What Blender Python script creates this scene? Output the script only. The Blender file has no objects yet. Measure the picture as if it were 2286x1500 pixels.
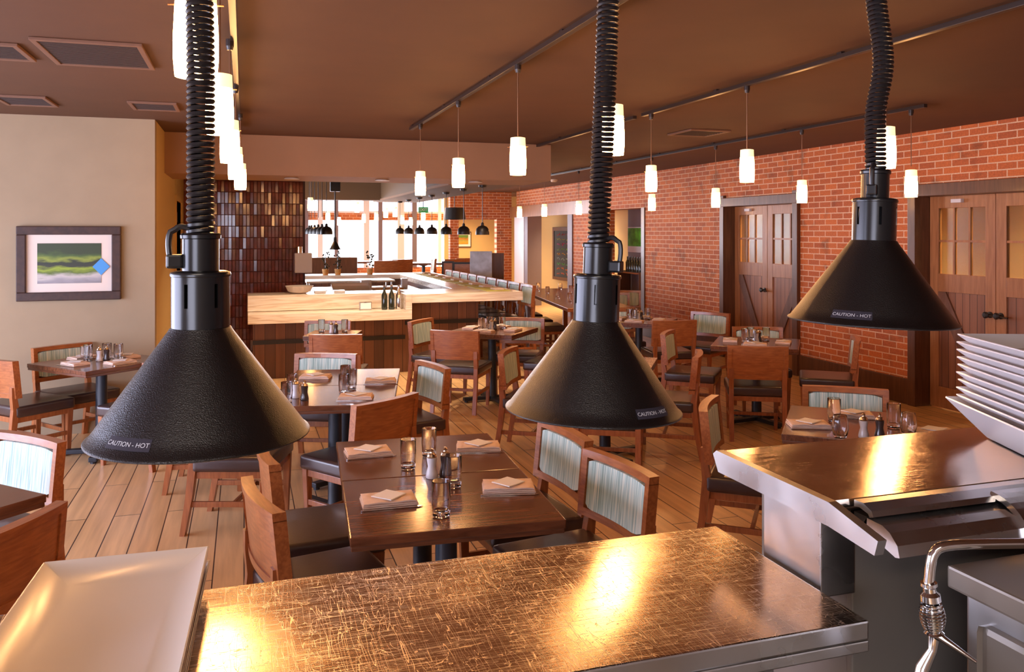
import bpy, bmesh, math, random
from mathutils import Vector, Matrix

PI = math.pi
R = math.radians
rnd = random.Random(7)
S = bpy.context.scene
C = S.collection

# ------------------------------------------------------------------ camera
H = 1.78                      # eye height
F = 1850.0                    # focal length in pixels of the 2286 px wide frame
YAW = math.atan(598 / 1850)   # room axes: Y runs along the brick wall, X along the pass shelf
cs, sn = math.cos(YAW), math.sin(YAW)
cd = bpy.data.cameras.new('camera')
cam = bpy.data.objects.new('camera', cd)
C.objects.link(cam)
cam.location = (0, 0, H)
cam.rotation_euler = (PI / 2, 0, -YAW)
cd.sensor_width = 36
cd.lens = 36 * F / 2286
cd.shift_y = -(750 - 518) / 2286
cd.clip_start = 0.05
cd.clip_end = 200
S.camera = cam

# ------------------------------------------------------------------ view, world, lights
S.view_settings.view_transform = 'Standard'
S.view_settings.look = 'None'
S.view_settings.exposure = 0.95
S.view_settings.gamma = 1
S.view_settings.use_curve_mapping = False
S.cycles.use_denoising = True
S.cycles.max_bounces = 8
S.cycles.diffuse_bounces = 4
S.cycles.glossy_bounces = 4
S.cycles.transmission_bounces = 8
S.cycles.transparent_max_bounces = 8
S.cycles.sample_clamp_indirect = 6
S.cycles.caustics_reflective = False
S.cycles.caustics_refractive = False

PEND = 34.0        # glow of the glass pendants
w = bpy.data.worlds.new('sky')
S.world = w
w.use_nodes = True
w.node_tree.nodes['Background'].inputs[0].default_value = (0.80, 0.84, 1.0, 1)
w.node_tree.nodes['Background'].inputs[1].default_value = 4.0


def area(name, loc, rot, sx, sy, power, col, spread=180):
    l = bpy.data.lights.new(name, 'AREA')
    l.shape = 'RECTANGLE'
    l.size, l.size_y = sx, sy
    l.energy = power
    l.color = col
    l.spread = R(spread)
    o = bpy.data.objects.new(name, l)
    C.objects.link(o)
    o.location = loc
    o.rotation_euler = rot
    return o


# daylight falling through the tall windows of the left wall (beyond the frame)
area('daylight_left', (-4.35, 3.9, 1.25), (0, R(-90), 0), 1.8, 7.2, 135, (0.60, 0.62, 1.0))
# a window in the wall behind the kitchen, to the left of the cook
area('daylight_behind', (-2.6, -2.45, 1.5), (R(90), 0, R(-12)), 2.4, 1.6, 28, (0.78, 0.74, 1.0))
# cool strip light of the kitchen above and behind the cook
area('kitchen_strip_light', (-0.6, -1.2, 2.72), (0, 0, 0), 1.6, 0.5, 30, (1.0, 0.86, 0.74))
# daylight through the far glazing
area('daylight_far', (2.5, 23.4, 1.9), (R(-90), 0, 0), 9, 2.0, 260, (0.86, 0.88, 1.0))


# ------------------------------------------------------------------ helpers
def P(px, py, z):
    """point of the plane at height z seen at that place of the photograph"""
    d = (H - z) * F / (py - 518)
    a = (px - 1143) / F
    return d * (a * cs + sn), d * (-a * sn + cs)


def D(px, py, d):
    a = (px - 1143) / F
    return Vector((d * (a * cs + sn), d * (-a * sn + cs), H - (py - 518) / F * d))


def atX(px, X):
    a = (px - 1143) / F
    return X / (a * cs + sn) * (-a * sn + cs)


def atY(px, Y):
    a = (px - 1143) / F
    return Y / (-a * sn + cs) * (a * cs + sn)


def mesh(name, bm, mat, smooth=False):
    me = bpy.data.meshes.new(name)
    bm.normal_update()
    bm.to_mesh(me)
    bm.free()
    for m in (mat if isinstance(mat, (list, tuple)) else [mat]):
        me.materials.append(m)
    if smooth:
        for p in me.polygons:
            p.use_smooth = True
        try:
            me.set_sharp_from_angle(angle=R(38))
        except Exception:
            pass
    return me


def obj(name, bm, mat, parent=None, loc=(0, 0, 0), rot=(0, 0, 0), smooth=False, label=None):
    me = bm if isinstance(bm, bpy.types.Mesh) else mesh(name, bm, mat, smooth)
    o = bpy.data.objects.new(name, me)
    C.objects.link(o)
    o.location = loc
    o.rotation_euler = rot
    if parent is not None:
        o.parent = parent
    if label:
        o['label'] = label
    return o


def tag(o, label, cat, group=None, kind=None):
    o['label'] = label
    o['category'] = cat
    if group:
        o['group'] = group
    if kind:
        o['kind'] = kind
    return o


def thing(name, label, cat, loc=(0, 0, 0), rotz=0, group=None):
    o = bpy.data.objects.new(name, None)
    o.empty_display_size = 0.1
    C.objects.link(o)
    o.location = loc
    o.rotation_euler = (0, 0, rotz)
    return tag(o, label, cat, group)


def struct(name, bm, mat, smooth=False, loc=(0, 0, 0)):
    o = obj(name, bm, mat, smooth=smooth, loc=loc)
    o['kind'] = 'structure'
    return o


KIDS = {}


def children(o):
    return [c for c in C.objects if c.parent == o]


def dup(src, loc, rotz, label, group=None, scale=None):
    if src not in KIDS:
        KIDS[src] = [(c, children(c)) for c in children(src)]
    r = src.copy()
    C.objects.link(r)
    r.location = loc
    r.rotation_euler = (0, 0, rotz)
    r['label'] = label
    if group:
        r['group'] = group
    if scale:
        r.scale = scale
    for c, gs in KIDS[src]:
        d = c.copy()
        C.objects.link(d)
        d.parent = r
        for g in gs:
            e = g.copy()
            C.objects.link(e)
            e.parent = d
    return r


used = set()


def place(src, loc, rotz, label, group=None, scale=None):
    """the first placement moves the source itself, later ones copy it"""
    if src not in KIDS:
        KIDS[src] = [(c, children(c)) for c in children(src)]
    if src not in used:
        used.add(src)
        src.location = loc
        src.rotation_euler = (0, 0, rotz)
        src['label'] = label
        if group:
            src['group'] = group
        if scale:
            src.scale = scale
        return src
    return dup(src, loc, rotz, label, group, scale or (1, 1, 1))


def bx(bm, x0, x1, y0, y1, z0, z1, bev=0.0, seg=2, M=None):
    vs = [bm.verts.new(v) for v in ((x0, y0, z0), (x1, y0, z0), (x1, y1, z0), (x0, y1, z0),
                                    (x0, y0, z1), (x1, y0, z1), (x1, y1, z1), (x0, y1, z1))]
    fs = [bm.faces.new([vs[i] for i in f]) for f in
          ((0, 3, 2, 1), (4, 5, 6, 7), (0, 1, 5, 4), (1, 2, 6, 5), (2, 3, 7, 6), (3, 0, 4, 7))]
    if M is not None:
        for v in vs:
            v.co = M @ v.co
    if bev:
        es = list({e for f in fs for e in f.edges})
        bmesh.ops.bevel(bm, geom=es, offset=bev, segments=seg, profile=0.6, affect='EDGES')
    return bm


def box(x0, x1, y0, y1, z0, z1, bev=0.0, seg=2):
    return bx(bmesh.new(), x0, x1, y0, y1, z0, z1, bev, seg)


def hexa(bm, bot, top, bev=0.0):
    """a tapered post: bot / top are (cx, cy, hx, hy, z)"""
    vs = []
    for cx, cy, hx, hy, z in (bot, top):
        for a, b in ((-1, -1), (1, -1), (1, 1), (-1, 1)):
            vs.append(bm.verts.new((cx + a * hx, cy + b * hy, z)))
    fs = [bm.faces.new([vs[i] for i in f]) for f in
          ((0, 3, 2, 1), (4, 5, 6, 7), (0, 1, 5, 4), (1, 2, 6, 5), (2, 3, 7, 6), (3, 0, 4, 7))]
    if bev:
        bmesh.ops.bevel(bm, geom=list({e for f in fs for e in f.edges}), offset=bev, segments=2, affect='EDGES')
    return bm


def lathe(prof, n=24, bm=None, M=None, close=False):
    bm = bm or bmesh.new()
    rings = []
    for r, z in prof:
        if r < 1e-6:
            rings.append([bm.verts.new((0, 0, z))])
        else:
            rings.append([bm.verts.new((r * math.cos(2 * PI * k / n), r * math.sin(2 * PI * k / n), z)) for k in range(n)])
    pairs = list(zip(rings[:-1], rings[1:]))
    if close:
        pairs.append((rings[-1], rings[0]))
    for a, b in pairs:
        for k in range(n):
            k2 = (k + 1) % n
            if len(a) == 1 and len(b) == 1:
                continue
            if len(a) == 1:
                bm.faces.new((a[0], b[k2], b[k]))
            elif len(b) == 1:
                bm.faces.new((a[k], a[k2], b[0]))
            else:
                bm.faces.new((a[k], a[k2], b[k2], b[k]))
    if M is not None:
        for ring in rings:
            for v in ring:
                v.co = M @ v.co
    return bm


def tube(pts, r, n=8, bm=None, cap=True):
    bm = bm or bmesh.new()
    pts = [Vector(p) for p in pts]
    rings = []
    up = Vector((0, 0, 1))
    t0 = (pts[1] - pts[0]).normalized()
    nrm = t0.cross(up)
    if nrm.length < 1e-4:
        nrm = t0.cross(Vector((1, 0, 0)))
    nrm.normalize()
    for i, p in enumerate(pts):
        t = (pts[min(i + 1, len(pts) - 1)] - pts[max(i - 1, 0)]).normalized()
        nrm = (nrm - t * nrm.dot(t)).normalized()
        b = t.cross(nrm)
        rr = r[i] if isinstance(r, (list, tuple)) else r
        rings.append([bm.verts.new(p + (nrm * math.cos(2 * PI * k / n) + b * math.sin(2 * PI * k / n)) * rr) for k in range(n)])
    for a, b in zip(rings[:-1], rings[1:]):
        for k in range(n):
            bm.faces.new((a[k], a[(k + 1) % n], b[(k + 1) % n], b[k]))
    if cap:
        bm.faces.new(list(reversed(rings[0])))
        bm.faces.new(rings[-1])
    return bm


def prism(poly, axis, a0, a1, bm=None):
    """extrude a 2-D outline; axis 'x': outline is (y,z); 'y': (x,z); 'z': (x,y)"""
    bm = bm or bmesh.new()

    def mk(u, v, a):
        return {'x': (a, u, v), 'y': (u, a, v), 'z': (u, v, a)}[axis]
    A = [bm.verts.new(mk(u, v, a0)) for u, v in poly]
    B = [bm.verts.new(mk(u, v, a1)) for u, v in poly]
    n = len(poly)
    bm.faces.new(A)
    bm.faces.new(list(reversed(B)))
    for i in range(n):
        bm.faces.new((A[i], B[i], B[(i + 1) % n], A[(i + 1) % n]))
    bmesh.ops.recalc_face_normals(bm, faces=bm.faces)
    return bm


# ------------------------------------------------------------------ materials
def new_mat(name):
    m = bpy.data.materials.new(name)
    m.use_nodes = True
    return m, m.node_tree.nodes, m.node_tree.links, m.node_tree.nodes['Principled BSDF']


def flat(name, col, rough=0.5, metal=0.0, spec=0.5, noise=0.0, nscale=20, bump=0.0, bscale=80, coat=0.0):
    m, N, L, b = new_mat(name)
    b.inputs['Base Color'].default_value = (*col, 1)
    b.inputs['Roughness'].default_value = rough
    b.inputs['Metallic'].default_value = metal
    b.inputs['Specular IOR Level'].default_value = spec
    b.inputs['Coat Weight'].default_value = coat
    b.inputs['Coat Roughness'].default_value = 0.15
    tc = N.new('ShaderNodeTexCoord')
    if noise:
        n = N.new('ShaderNodeTexNoise')
        n.inputs['Scale'].default_value = nscale
        n.inputs['Detail'].default_value = 5
        L.new(tc.outputs['Object'], n.inputs['Vector'])
        r = N.new('ShaderNodeValToRGB')
        r.color_ramp.elements[0].position = 0.3
        r.color_ramp.elements[1].position = 0.7
        r.color_ramp.elements[0].color = (*[c * (1 - noise) for c in col], 1)
        r.color_ramp.elements[1].color = (*[min(1, c * (1 + noise)) for c in col], 1)
        L.new(n.outputs['Fac'], r.inputs['Fac'])
        L.new(r.outputs['Color'], b.inputs['Base Color'])
    if bump:
        n2 = N.new('ShaderNodeTexNoise')
        n2.inputs['Scale'].default_value = bscale
        n2.inputs['Detail'].default_value = 3
        L.new(tc.outputs['Object'], n2.inputs['Vector'])
        bp = N.new('ShaderNodeBump')
        bp.inputs['Strength'].default_value = bump
        bp.inputs['Distance'].default_value = 0.002
        L.new(n2.outputs['Fac'], bp.inputs['Height'])
        L.new(bp.outputs['Normal'], b.inputs['Normal'])
    return m


def wood(name, dark, light, scale=(3, 3, 40), rough=0.35, coat=0.0, stretch_noise=2.5):
    """grain runs along the axis whose scale is small"""
    m, N, L, b = new_mat(name)
    tc = N.new('ShaderNodeTexCoord')
    mp = N.new('ShaderNodeMapping')
    mp.inputs['Scale'].default_value = scale
    L.new(tc.outputs['Object'], mp.inputs['Vector'])
    n = N.new('ShaderNodeTexNoise')
    n.inputs['Scale'].default_value = 1.0
    n.inputs['Detail'].default_value = 6
    n.inputs['Distortion'].default_value = 0.6
    L.new(mp.outputs['Vector'], n.inputs['Vector'])
    r = N.new('ShaderNodeValToRGB')
    r.color_ramp.elements[0].position = 0.34
    r.color_ramp.elements[1].position = 0.68
    r.color_ramp.elements[0].color = (*dark, 1)
    r.color_ramp.elements[1].color = (*light, 1)
    L.new(n.outputs['Fac'], r.inputs['Fac'])
    L.new(r.outputs['Color'], b.inputs['Base Color'])
    b.inputs['Roughness'].default_value = rough
    b.inputs['Coat Weight'].default_value = coat
    b.inputs['Coat Roughness'].default_value = 0.12
    return m


def planks(name, dark, light, gap, wid, length, rot, rough=0.3, mort=0.004, coordswap=None):
    m, N, L, b = new_mat(name)
    tc = N.new('ShaderNodeTexCoord')
    mp = N.new('ShaderNodeMapping')
    mp.inputs['Rotation'].default_value = rot
    L.new(tc.outputs['Object'], mp.inputs['Vector'])
    br = N.new('ShaderNodeTexBrick')
    br.inputs['Scale'].default_value = 1
    br.inputs['Brick Width'].default_value = length
    br.inputs['Row Height'].default_value = wid
    br.inputs['Mortar Size'].default_value = mort
    br.inputs['Mortar Smooth'].default_value = 0.1
    br.inputs['Color1'].default_value = (*dark, 1)
    br.inputs['Color2'].default_value = (*light, 1)
    br.inputs['Mortar'].default_value = (*gap, 1)
    br.offset = 0.37
    L.new(mp.outputs['Vector'], br.inputs['Vector'])
    mp2 = N.new('ShaderNodeMapping')
    mp2.inputs['Scale'].default_value = (1.5, 22, 22)
    L.new(mp.outputs['Vector'], mp2.inputs['Vector'])
    n = N.new('ShaderNodeTexNoise')
    n.inputs['Scale'].default_value = 1.0
    n.inputs['Detail'].default_value = 6
    L.new(mp2.outputs['Vector'], n.inputs['Vector'])
    mx = N.new('ShaderNodeMix')
    mx.data_type = 'RGBA'
    mx.blend_type = 'MULTIPLY'
    mx.inputs[0].default_value = 0.55
    r = N.new('ShaderNodeValToRGB')
    r.color_ramp.elements[0].position = 0.3
    r.color_ramp.elements[0].color = (0.55, 0.5, 0.48, 1)
    r.color_ramp.elements[1].position = 0.65
    r.color_ramp.elements[1].color = (1, 1, 1, 1)
    L.new(n.outputs['Fac'], r.inputs['Fac'])
    L.new(br.outputs['Color'], mx.inputs[6])
    L.new(r.outputs['Color'], mx.inputs[7])
    L.new(mx.outputs[2], b.inputs['Base Color'])
    b.inputs['Roughness'].default_value = rough
    bp = N.new('ShaderNodeBump')
    bp.inputs['Strength'].default_value = 0.5
    bp.inputs['Distance'].default_value = 0.003
    bp.invert = True
    L.new(br.outputs['Fac'], bp.inputs['Height'])
    L.new(bp.outputs['Normal'], b.inputs['Normal'])
    return m


def brick(name, rot):
    m, N, L, b = new_mat(name)
    tc = N.new('ShaderNodeTexCoord')
    mp = N.new('ShaderNodeMapping')
    mp.inputs['Rotation'].default_value = rot
    L.new(tc.outputs['Object'], mp.inputs['Vector'])
    br = N.new('ShaderNodeTexBrick')
    br.inputs['Scale'].default_value = 1
    br.inputs['Brick Width'].default_value = 0.205
    br.inputs['Row Height'].default_value = 0.069
    br.inputs['Mortar Size'].default_value = 0.0065
    br.inputs['Mortar Smooth'].default_value = 0.2
    br.inputs['Bias'].default_value = -0.1
    br.inputs['Color1'].default_value = (0.60, 0.16, 0.038, 1)
    br.inputs['Color2'].default_value = (0.41, 0.10, 0.032, 1)
    br.inputs['Mortar'].default_value = (0.76, 0.50, 0.32, 1)
    L.new(mp.outputs['Vector'], br.inputs['Vector'])
    # a few darker, greyer bricks
    fl = N.new('ShaderNodeTexNoise')
    fl.inputs['Scale'].default_value = 4.5
    fl.inputs['Detail'].default_value = 2
    L.new(mp.outputs['Vector'], fl.inputs['Vector'])
    r = N.new('ShaderNodeValToRGB')
    r.color_ramp.elements[0].position = 0.28
    r.color_ramp.elements[0].color = (0.5, 0.55, 0.62, 1)
    r.color_ramp.elements[1].position = 0.42
    r.color_ramp.elements[1].color = (1, 1, 1, 1)
    L.new(fl.outputs['Fac'], r.inputs['Fac'])
    mx = N.new('ShaderNodeMix')
    mx.data_type = 'RGBA'
    mx.blend_type = 'MULTIPLY'
    mx.inputs[0].default_value = 0.7
    L.new(br.outputs['Color'], mx.inputs[6])
    L.new(r.outputs['Color'], mx.inputs[7])
    n = N.new('ShaderNodeTexNoise')
    n.inputs['Scale'].default_value = 60
    n.inputs['Detail'].default_value = 4
    L.new(mp.outputs['Vector'], n.inputs['Vector'])
    mx2 = N.new('ShaderNodeMix')
    mx2.data_type = 'RGBA'
    mx2.blend_type = 'OVERLAY'
    mx2.inputs[0].default_value = 0.45
    L.new(mx.outputs[2], mx2.inputs[6])
    L.new(n.outputs['Fac'], mx2.inputs[7])
    L.new(mx2.outputs[2], b.inputs['Base Color'])
    b.inputs['Roughness'].default_value = 0.75
    bp = N.new('ShaderNodeBump')
    bp.inputs['Strength'].default_value = 0.7
    bp.inputs['Distance'].default_value = 0.006
    bp.invert = True
    L.new(br.outputs['Fac'], bp.inputs['Height'])
    L.new(bp.outputs['Normal'], b.inputs['Normal'])
    return m


def glow(name, col, strength):
    m, N, L, b = new_mat(name)
    b.inputs['Base Color'].default_value = (0.9, 0.85, 0.75, 1)
    b.inputs['Roughness'].default_value = 0.3
    b.inputs['Emission Color'].default_value = (*col, 1)
    b.inputs['Emission Strength'].default_value = strength
    return m


def glassmat(name, col=(1, 1, 1), rough=0.0, ior=1.45):
    m, N, L, b = new_mat(name)
    b.inputs['Base Color'].default_value = (*col, 1)
    b.inputs['Roughness'].default_value = rough
    b.inputs['Transmission Weight'].default_value = 1.0
    b.inputs['IOR'].default_value = ior
    return m


def steelmat(name, col=(0.62, 0.6, 0.57), rough=0.2, scratch=0.5, aniso=0.0):
    m, N, L, b = new_mat(name)
    b.inputs['Metallic'].default_value = 1.0
    b.inputs['Base Color'].default_value = (*col, 1)
    tc = N.new('ShaderNodeTexCoord')
    total = None
    wk = 1.0 if scratch > .5 else .35
    specs = [((5, 70, 1), 25, .8, 0.0035 * wk), ((70, 5, 1), -20, .8, 0.0035 * wk), ((16, 16, 1), 48, 1.6, 0.002 * wk),
             ((6, 110, 1), 62, 0.7, 0.004 * wk), ((100, 6, 1), 38, .8, 0.004 * wk), ((6, 90, 1), -50, .8, .003 * wk)]
    for sc, rot, dist, wd in specs:
        mp = N.new('ShaderNodeMapping')
        mp.inputs['Rotation'].default_value = (0, 0, R(rot))
        mp.inputs['Scale'].default_value = sc
        L.new(tc.outputs['Object'], mp.inputs['Vector'])
        n = N.new('ShaderNodeTexNoise')
        n.inputs['Scale'].default_value = 1.0
        n.inputs['Detail'].default_value = 1.5
        n.inputs['Distortion'].default_value = dist
        L.new(mp.outputs['Vector'], n.inputs['Vector'])
        su = N.new('ShaderNodeMath')
        su.operation = 'SUBTRACT'
        su.inputs[1].default_value = 0.5
        L.new(n.outputs['Fac'], su.inputs[0])
        ab = N.new('ShaderNodeMath')
        ab.operation = 'ABSOLUTE'
        L.new(su.outputs[0], ab.inputs[0])
        lt = N.new('ShaderNodeMath')
        lt.operation = 'LESS_THAN'
        lt.inputs[1].default_value = wd
        L.new(ab.outputs[0], lt.inputs[0])
        if total is None:
            total = lt.outputs[0]
        else:
            mxn = N.new('ShaderNodeMath')
            mxn.operation = 'MAXIMUM'
            L.new(total, mxn.inputs[0])
            L.new(lt.outputs[0], mxn.inputs[1])
            total = mxn.outputs[0]
    patch = N.new('ShaderNodeTexNoise')
    patch.inputs['Scale'].default_value = 7
    patch.inputs['Detail'].default_value = 4
    L.new(tc.outputs['Object'], patch.inputs['Vector'])
    mr = N.new('ShaderNodeMapRange')
    mr.inputs['From Min'].default_value = 0.3
    mr.inputs['From Max'].default_value = 0.7
    mr.inputs['To Min'].default_value = rough * 0.75
    mr.inputs['To Max'].default_value = rough * 1.35
    L.new(patch.outputs['Fac'], mr.inputs['Value'])
    ma = N.new('ShaderNodeMath')
    ma.operation = 'MULTIPLY_ADD'
    ma.inputs[1].default_value = 0.3 * scratch
    L.new(total, ma.inputs[0])
    L.new(mr.outputs[0], ma.inputs[2])
    L.new(ma.outputs[0], b.inputs['Roughness'])
    if scratch:
        cm = N.new('ShaderNodeMix')
        cm.data_type = 'RGBA'
        cm.inputs[6].default_value = (*col, 1)
        cm.inputs[7].default_value = (.84, .71, .57, 1)
        L.new(total, cm.inputs[0])
        L.new(cm.outputs[2], b.inputs['Base Color'])
    bp = N.new('ShaderNodeBump')
    bp.inputs['Strength'].default_value = 0.3 * scratch
    bp.inputs['Distance'].default_value = 0.0003
    L.new(total, bp.inputs['Height'])
    bm_ = N.new('ShaderNodeMapping')
    bm_.inputs['Scale'].default_value = (3, 900, 900)
    L.new(tc.outputs['Object'], bm_.inputs['Vector'])
    bn = N.new('ShaderNodeTexNoise')
    bn.inputs['Scale'].default_value = 1
    bn.inputs['Detail'].default_value = 2
    L.new(bm_.outputs['Vector'], bn.inputs['Vector'])
    bp2 = N.new('ShaderNodeBump')
    bp2.inputs['Strength'].default_value = 0.35
    bp2.inputs['Distance'].default_value = 0.0001
    L.new(bn.outputs['Fac'], bp2.inputs['Height'])
    if scratch:
        L.new(bp.outputs['Normal'], bp2.inputs['Normal'])
    L.new(bp2.outputs['Normal'], b.inputs['Normal'])
    if aniso:
        b.inputs['Anisotropic'].default_value = aniso
        b.inputs['Anisotropic Rotation'].default_value = 0.25
        tg = N.new('ShaderNodeTangent')
        tg.direction_type = 'RADIAL'
        tg.axis = 'X'
        L.new(tg.outputs[0], b.inputs['Tangent'])
    return m


def fabric(name):
    """pale blue-green upholstery with thin upright stripes (object X across the chair back)"""
    m, N, L, b = new_mat(name)
    tc = N.new('ShaderNodeTexCoord')
    mp = N.new('ShaderNodeMapping')
    mp.inputs['Scale'].default_value = (130, 6, 4)
    L.new(tc.outputs['Object'], mp.inputs['Vector'])
    n = N.new('ShaderNodeTexNoise')
    n.inputs['Scale'].default_value = 1
    n.inputs['Detail'].default_value = 3
    L.new(mp.outputs['Vector'], n.inputs['Vector'])
    r = N.new('ShaderNodeValToRGB')
    e = r.color_ramp.elements
    e[0].position = 0.35
    e[0].color = (0.27, 0.42, 0.38, 1)
    e[1].position = 0.62
    e[1].color = (0.76, 0.82, 0.72, 1)
    x = e.new(0.48)
    x.color = (0.48, 0.66, 0.62, 1)
    L.new(n.outputs['Fac'], r.inputs['Fac'])
    L.new(r.outputs['Color'], b.inputs['Base Color'])
    b.inputs['Roughness'].default_value = 0.7
    b.inputs['Sheen Weight'].default_value = 0.3
    return m


M = {}
M['ceiling'] = flat('painted ceiling', (0.105, 0.042, 0.015), 0.8, noise=0.06, nscale=3)
M['cream'] = flat('cream plaster', (0.37, 0.285, 0.18), 0.8, noise=0.04, nscale=4)
M['tan'] = flat('tan plaster soffit', (0.34, 0.185, 0.10), 0.75, noise=0.05, nscale=3)
M['brown_soffit'] = flat('brown plaster', (0.20, 0.12, 0.06), 0.7)
M['kitchen'] = flat('kitchen wall paint', (0.35, 0.30, 0.26), 0.6)
M['floor'] = planks('oak floor boards', (0.76, 0.47, 0.22), (0.86, 0.56, 0.28), (0.07, 0.04, 0.03), 0.155, 1.9, (0, 0, R(90)), 0.28, 0.0035)
M['brick_x'] = brick('red brick on the side wall', (0, R(90), R(90)))
M['brick_y'] = brick('red brick on the end wall', (R(90), 0, 0))
M['chair'] = wood('chair cherry wood', (0.30, 0.090, 0.026), (0.46, 0.155, 0.046), (9, 60, 60), 0.32, 0.25)
M['chair_leg'] = wood('chair leg cherry wood', (0.27, 0.085, 0.027), (0.42, 0.14, 0.045), (50, 50, 6), 0.35, 0.2)
M['tabletop'] = wood('dark walnut tabletop', (0.10, 0.034, 0.015), (0.20, 0.070, 0.03), (5, 60, 30), 0.22, 0.22)
M['tabletop'].node_tree.nodes['Principled BSDF'].inputs['Specular IOR Level'].default_value = 0.35
M['tableedge'] = wood('walnut table edge', (0.10, 0.034, 0.016), (0.17, 0.06, 0.028), (8, 8, 60), 0.25, 0.3)
M['leather'] = flat('brown-black leather', (0.050, 0.028, 0.026), 0.34, noise=0.1, nscale=14, bump=0.2, bscale=160, coat=0.35)
M['fabric'] = fabric('striped upholstery')
M['base_metal'] = flat('blue-black cast iron', (0.018, 0.024, 0.036), 0.42)
M['black'] = flat('black hammered enamel', (0.004, 0.0035, 0.004), 0.34, bump=0.4, bscale=700, spec=0.8)
M['black_gloss'] = flat('black gloss enamel', (0.010, 0.010, 0.011), 0.24, spec=0.45)
M['dark'] = flat('dark metal', (0.02, 0.016, 0.014), 0.4)
M['rubber'] = flat('black rubber cord', (0.012, 0.010, 0.011), 0.38, spec=0.6)
M['label'] = flat('dark label strip', (0.035, 0.032, 0.045), 0.4)
M['print'] = flat('pale label print', (0.55, 0.55, 0.58), 0.5)
M['steel'] = steelmat('scratched pass steel', (0.66, 0.54, 0.43), 0.15, 0.7, 0.88)
M['steel2'] = steelmat('smoother shelf steel', (0.66, 0.54, 0.43), 0.13, 0.25, 0.88)
M['steel_plain'] = steelmat('brushed steel', (0.58, 0.56, 0.54), 0.3, 0.0)
M['steel_dark'] = flat('dull dark steel', (0.21, 0.175, 0.14), 0.36, metal=0.35)
M['chrome'] = flat('chrome', (0.75, 0.74, 0.74), 0.1, metal=1)
M['china'] = flat('white china', (0.80, 0.77, 0.78), 0.22, coat=0.3)
M['china_warm'] = flat('ivory china', (0.82, 0.74, 0.68), 0.28, coat=0.2)
M['glass'] = glassmat('clear drinking glass')
M['napkin'] = flat('peach linen napkin', (0.90, 0.67, 0.53), 0.8, noise=0.06, nscale=40, bump=0.3, bscale=300)
M['card'] = flat('white card', (0.93, 0.90, 0.88), 0.5)
M['cutlery'] = flat('polished cutlery', (0.72, 0.68, 0.66), 0.16, metal=1)
M['salt'] = flat('white salt mill', (0.75, 0.72, 0.74), 0.25, coat=0.4)
M['pepper'] = flat('dark pepper mill', (0.05, 0.035, 0.035), 0.2, coat=0.5)
M['brass'] = flat('steel-brass cap', (0.65, 0.52, 0.38), 0.2, metal=1)
M['pend'] = glow('glowing frosted glass', (1.0, 0.47, 0.16), PEND)
M['pend_top'] = glow('faintly glowing collar of frosted glass', (1.0, 0.72, 0.34), .75)  # dim light in the collar is put in as weak emission
M['rod'] = flat('bronze rod', (0.30, 0.16, 0.09), 0.35, metal=0.8)
M['track'] = flat('black track', (0.03, 0.02, 0.017), 0.35)
M['door'] = planks('barn door boards', (0.36, 0.16, 0.085), (0.22, 0.09, 0.05), (0.06, 0.025, 0.015), 0.085, 4.0, (0, R(90), 0), 0.45, 0.003)
M['door_frame'] = wood('barn door frame wood', (0.30, 0.12, 0.045), (0.43, 0.19, 0.075), (30, 30, 3), 0.42, 0.1)
M['door_brace'] = wood('weathered brace wood', (0.12, 0.055, 0.034), (0.19, 0.09, 0.055), (20, 20, 5), 0.5)
M['jamb'] = wood('dark door casing', (0.085, 0.032, 0.014), (0.14, 0.055, 0.024), (30, 30, 3), 0.4, 0.1)
M['frosted'] = glassmat('frosted yellow glass', (0.86, 0.82, 0.60), 0.22, 1.45)
M['barwood'] = planks('reclaimed bar cladding', (0.20, 0.085, 0.045), (0.10, 0.045, 0.03), (0.03, 0.012, 0.008), 0.12, 3.0, (R(90), 0, R(90)), 0.45, 0.003)
M['stone'] = None
M['tile'] = flat('oxblood glazed tile', (0.20, 0.042, 0.024), 0.13, noise=0.35, nscale=9, coat=0.5)
M['grout'] = flat('dark grout', (0.07, 0.02, 0.014), 0.6)
M['frame'] = wood('dark picture frame', (0.035, 0.014, 0.009), (0.06, 0.024, 0.014), (20, 20, 20), 0.55)
M['mat'] = flat('white picture mount', (0.80, 0.70, 0.62), 0.7)
M['blue'] = flat('blue sticker', (0.05, 0.30, 0.72), 0.4)
M['vent'] = flat('brown vent grille', (0.06, 0.034, 0.026), 0.6)
M['vent_rim'] = flat('tan vent rim', (0.20, 0.10, 0.06), 0.6)
M['white_trim'] = flat('white painted trim', (0.75, 0.73, 0.76), 0.5)
M['post'] = flat('grey painted post', (0.20, 0.15, 0.17), 0.5)
M['yellow'] = flat('ochre plaster', (0.60, 0.42, 0.17), 0.8)
M['chalk'] = flat('chalkboard slate', (0.045, 0.05, 0.045), 0.7)
M['green'] = flat('exit green', (0.02, 0.35, 0.10), 0.5)
M['mat_green'] = flat('yellow-green placemat', (0.62, 0.55, 0.10), 0.6)
M['grey_stone'] = flat('blue-grey stone', (0.55, 0.60, 0.70), 0.5, noise=0.3, nscale=6)
M['bread'] = flat('golden pastry', (0.55, 0.27, 0.07), 0.7, noise=0.3, nscale=12)
M['bottle'] = flat('dark glass bottle', (0.02, 0.025, 0.015), 0.1, coat=0.6)
M['red'] = flat('dark red card', (0.45, 0.06, 0.03), 0.5)
M['leaf'] = flat('bright leaf green', (0.10, 0.38, 0.03), 0.6, noise=0.6, nscale=6)


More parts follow.
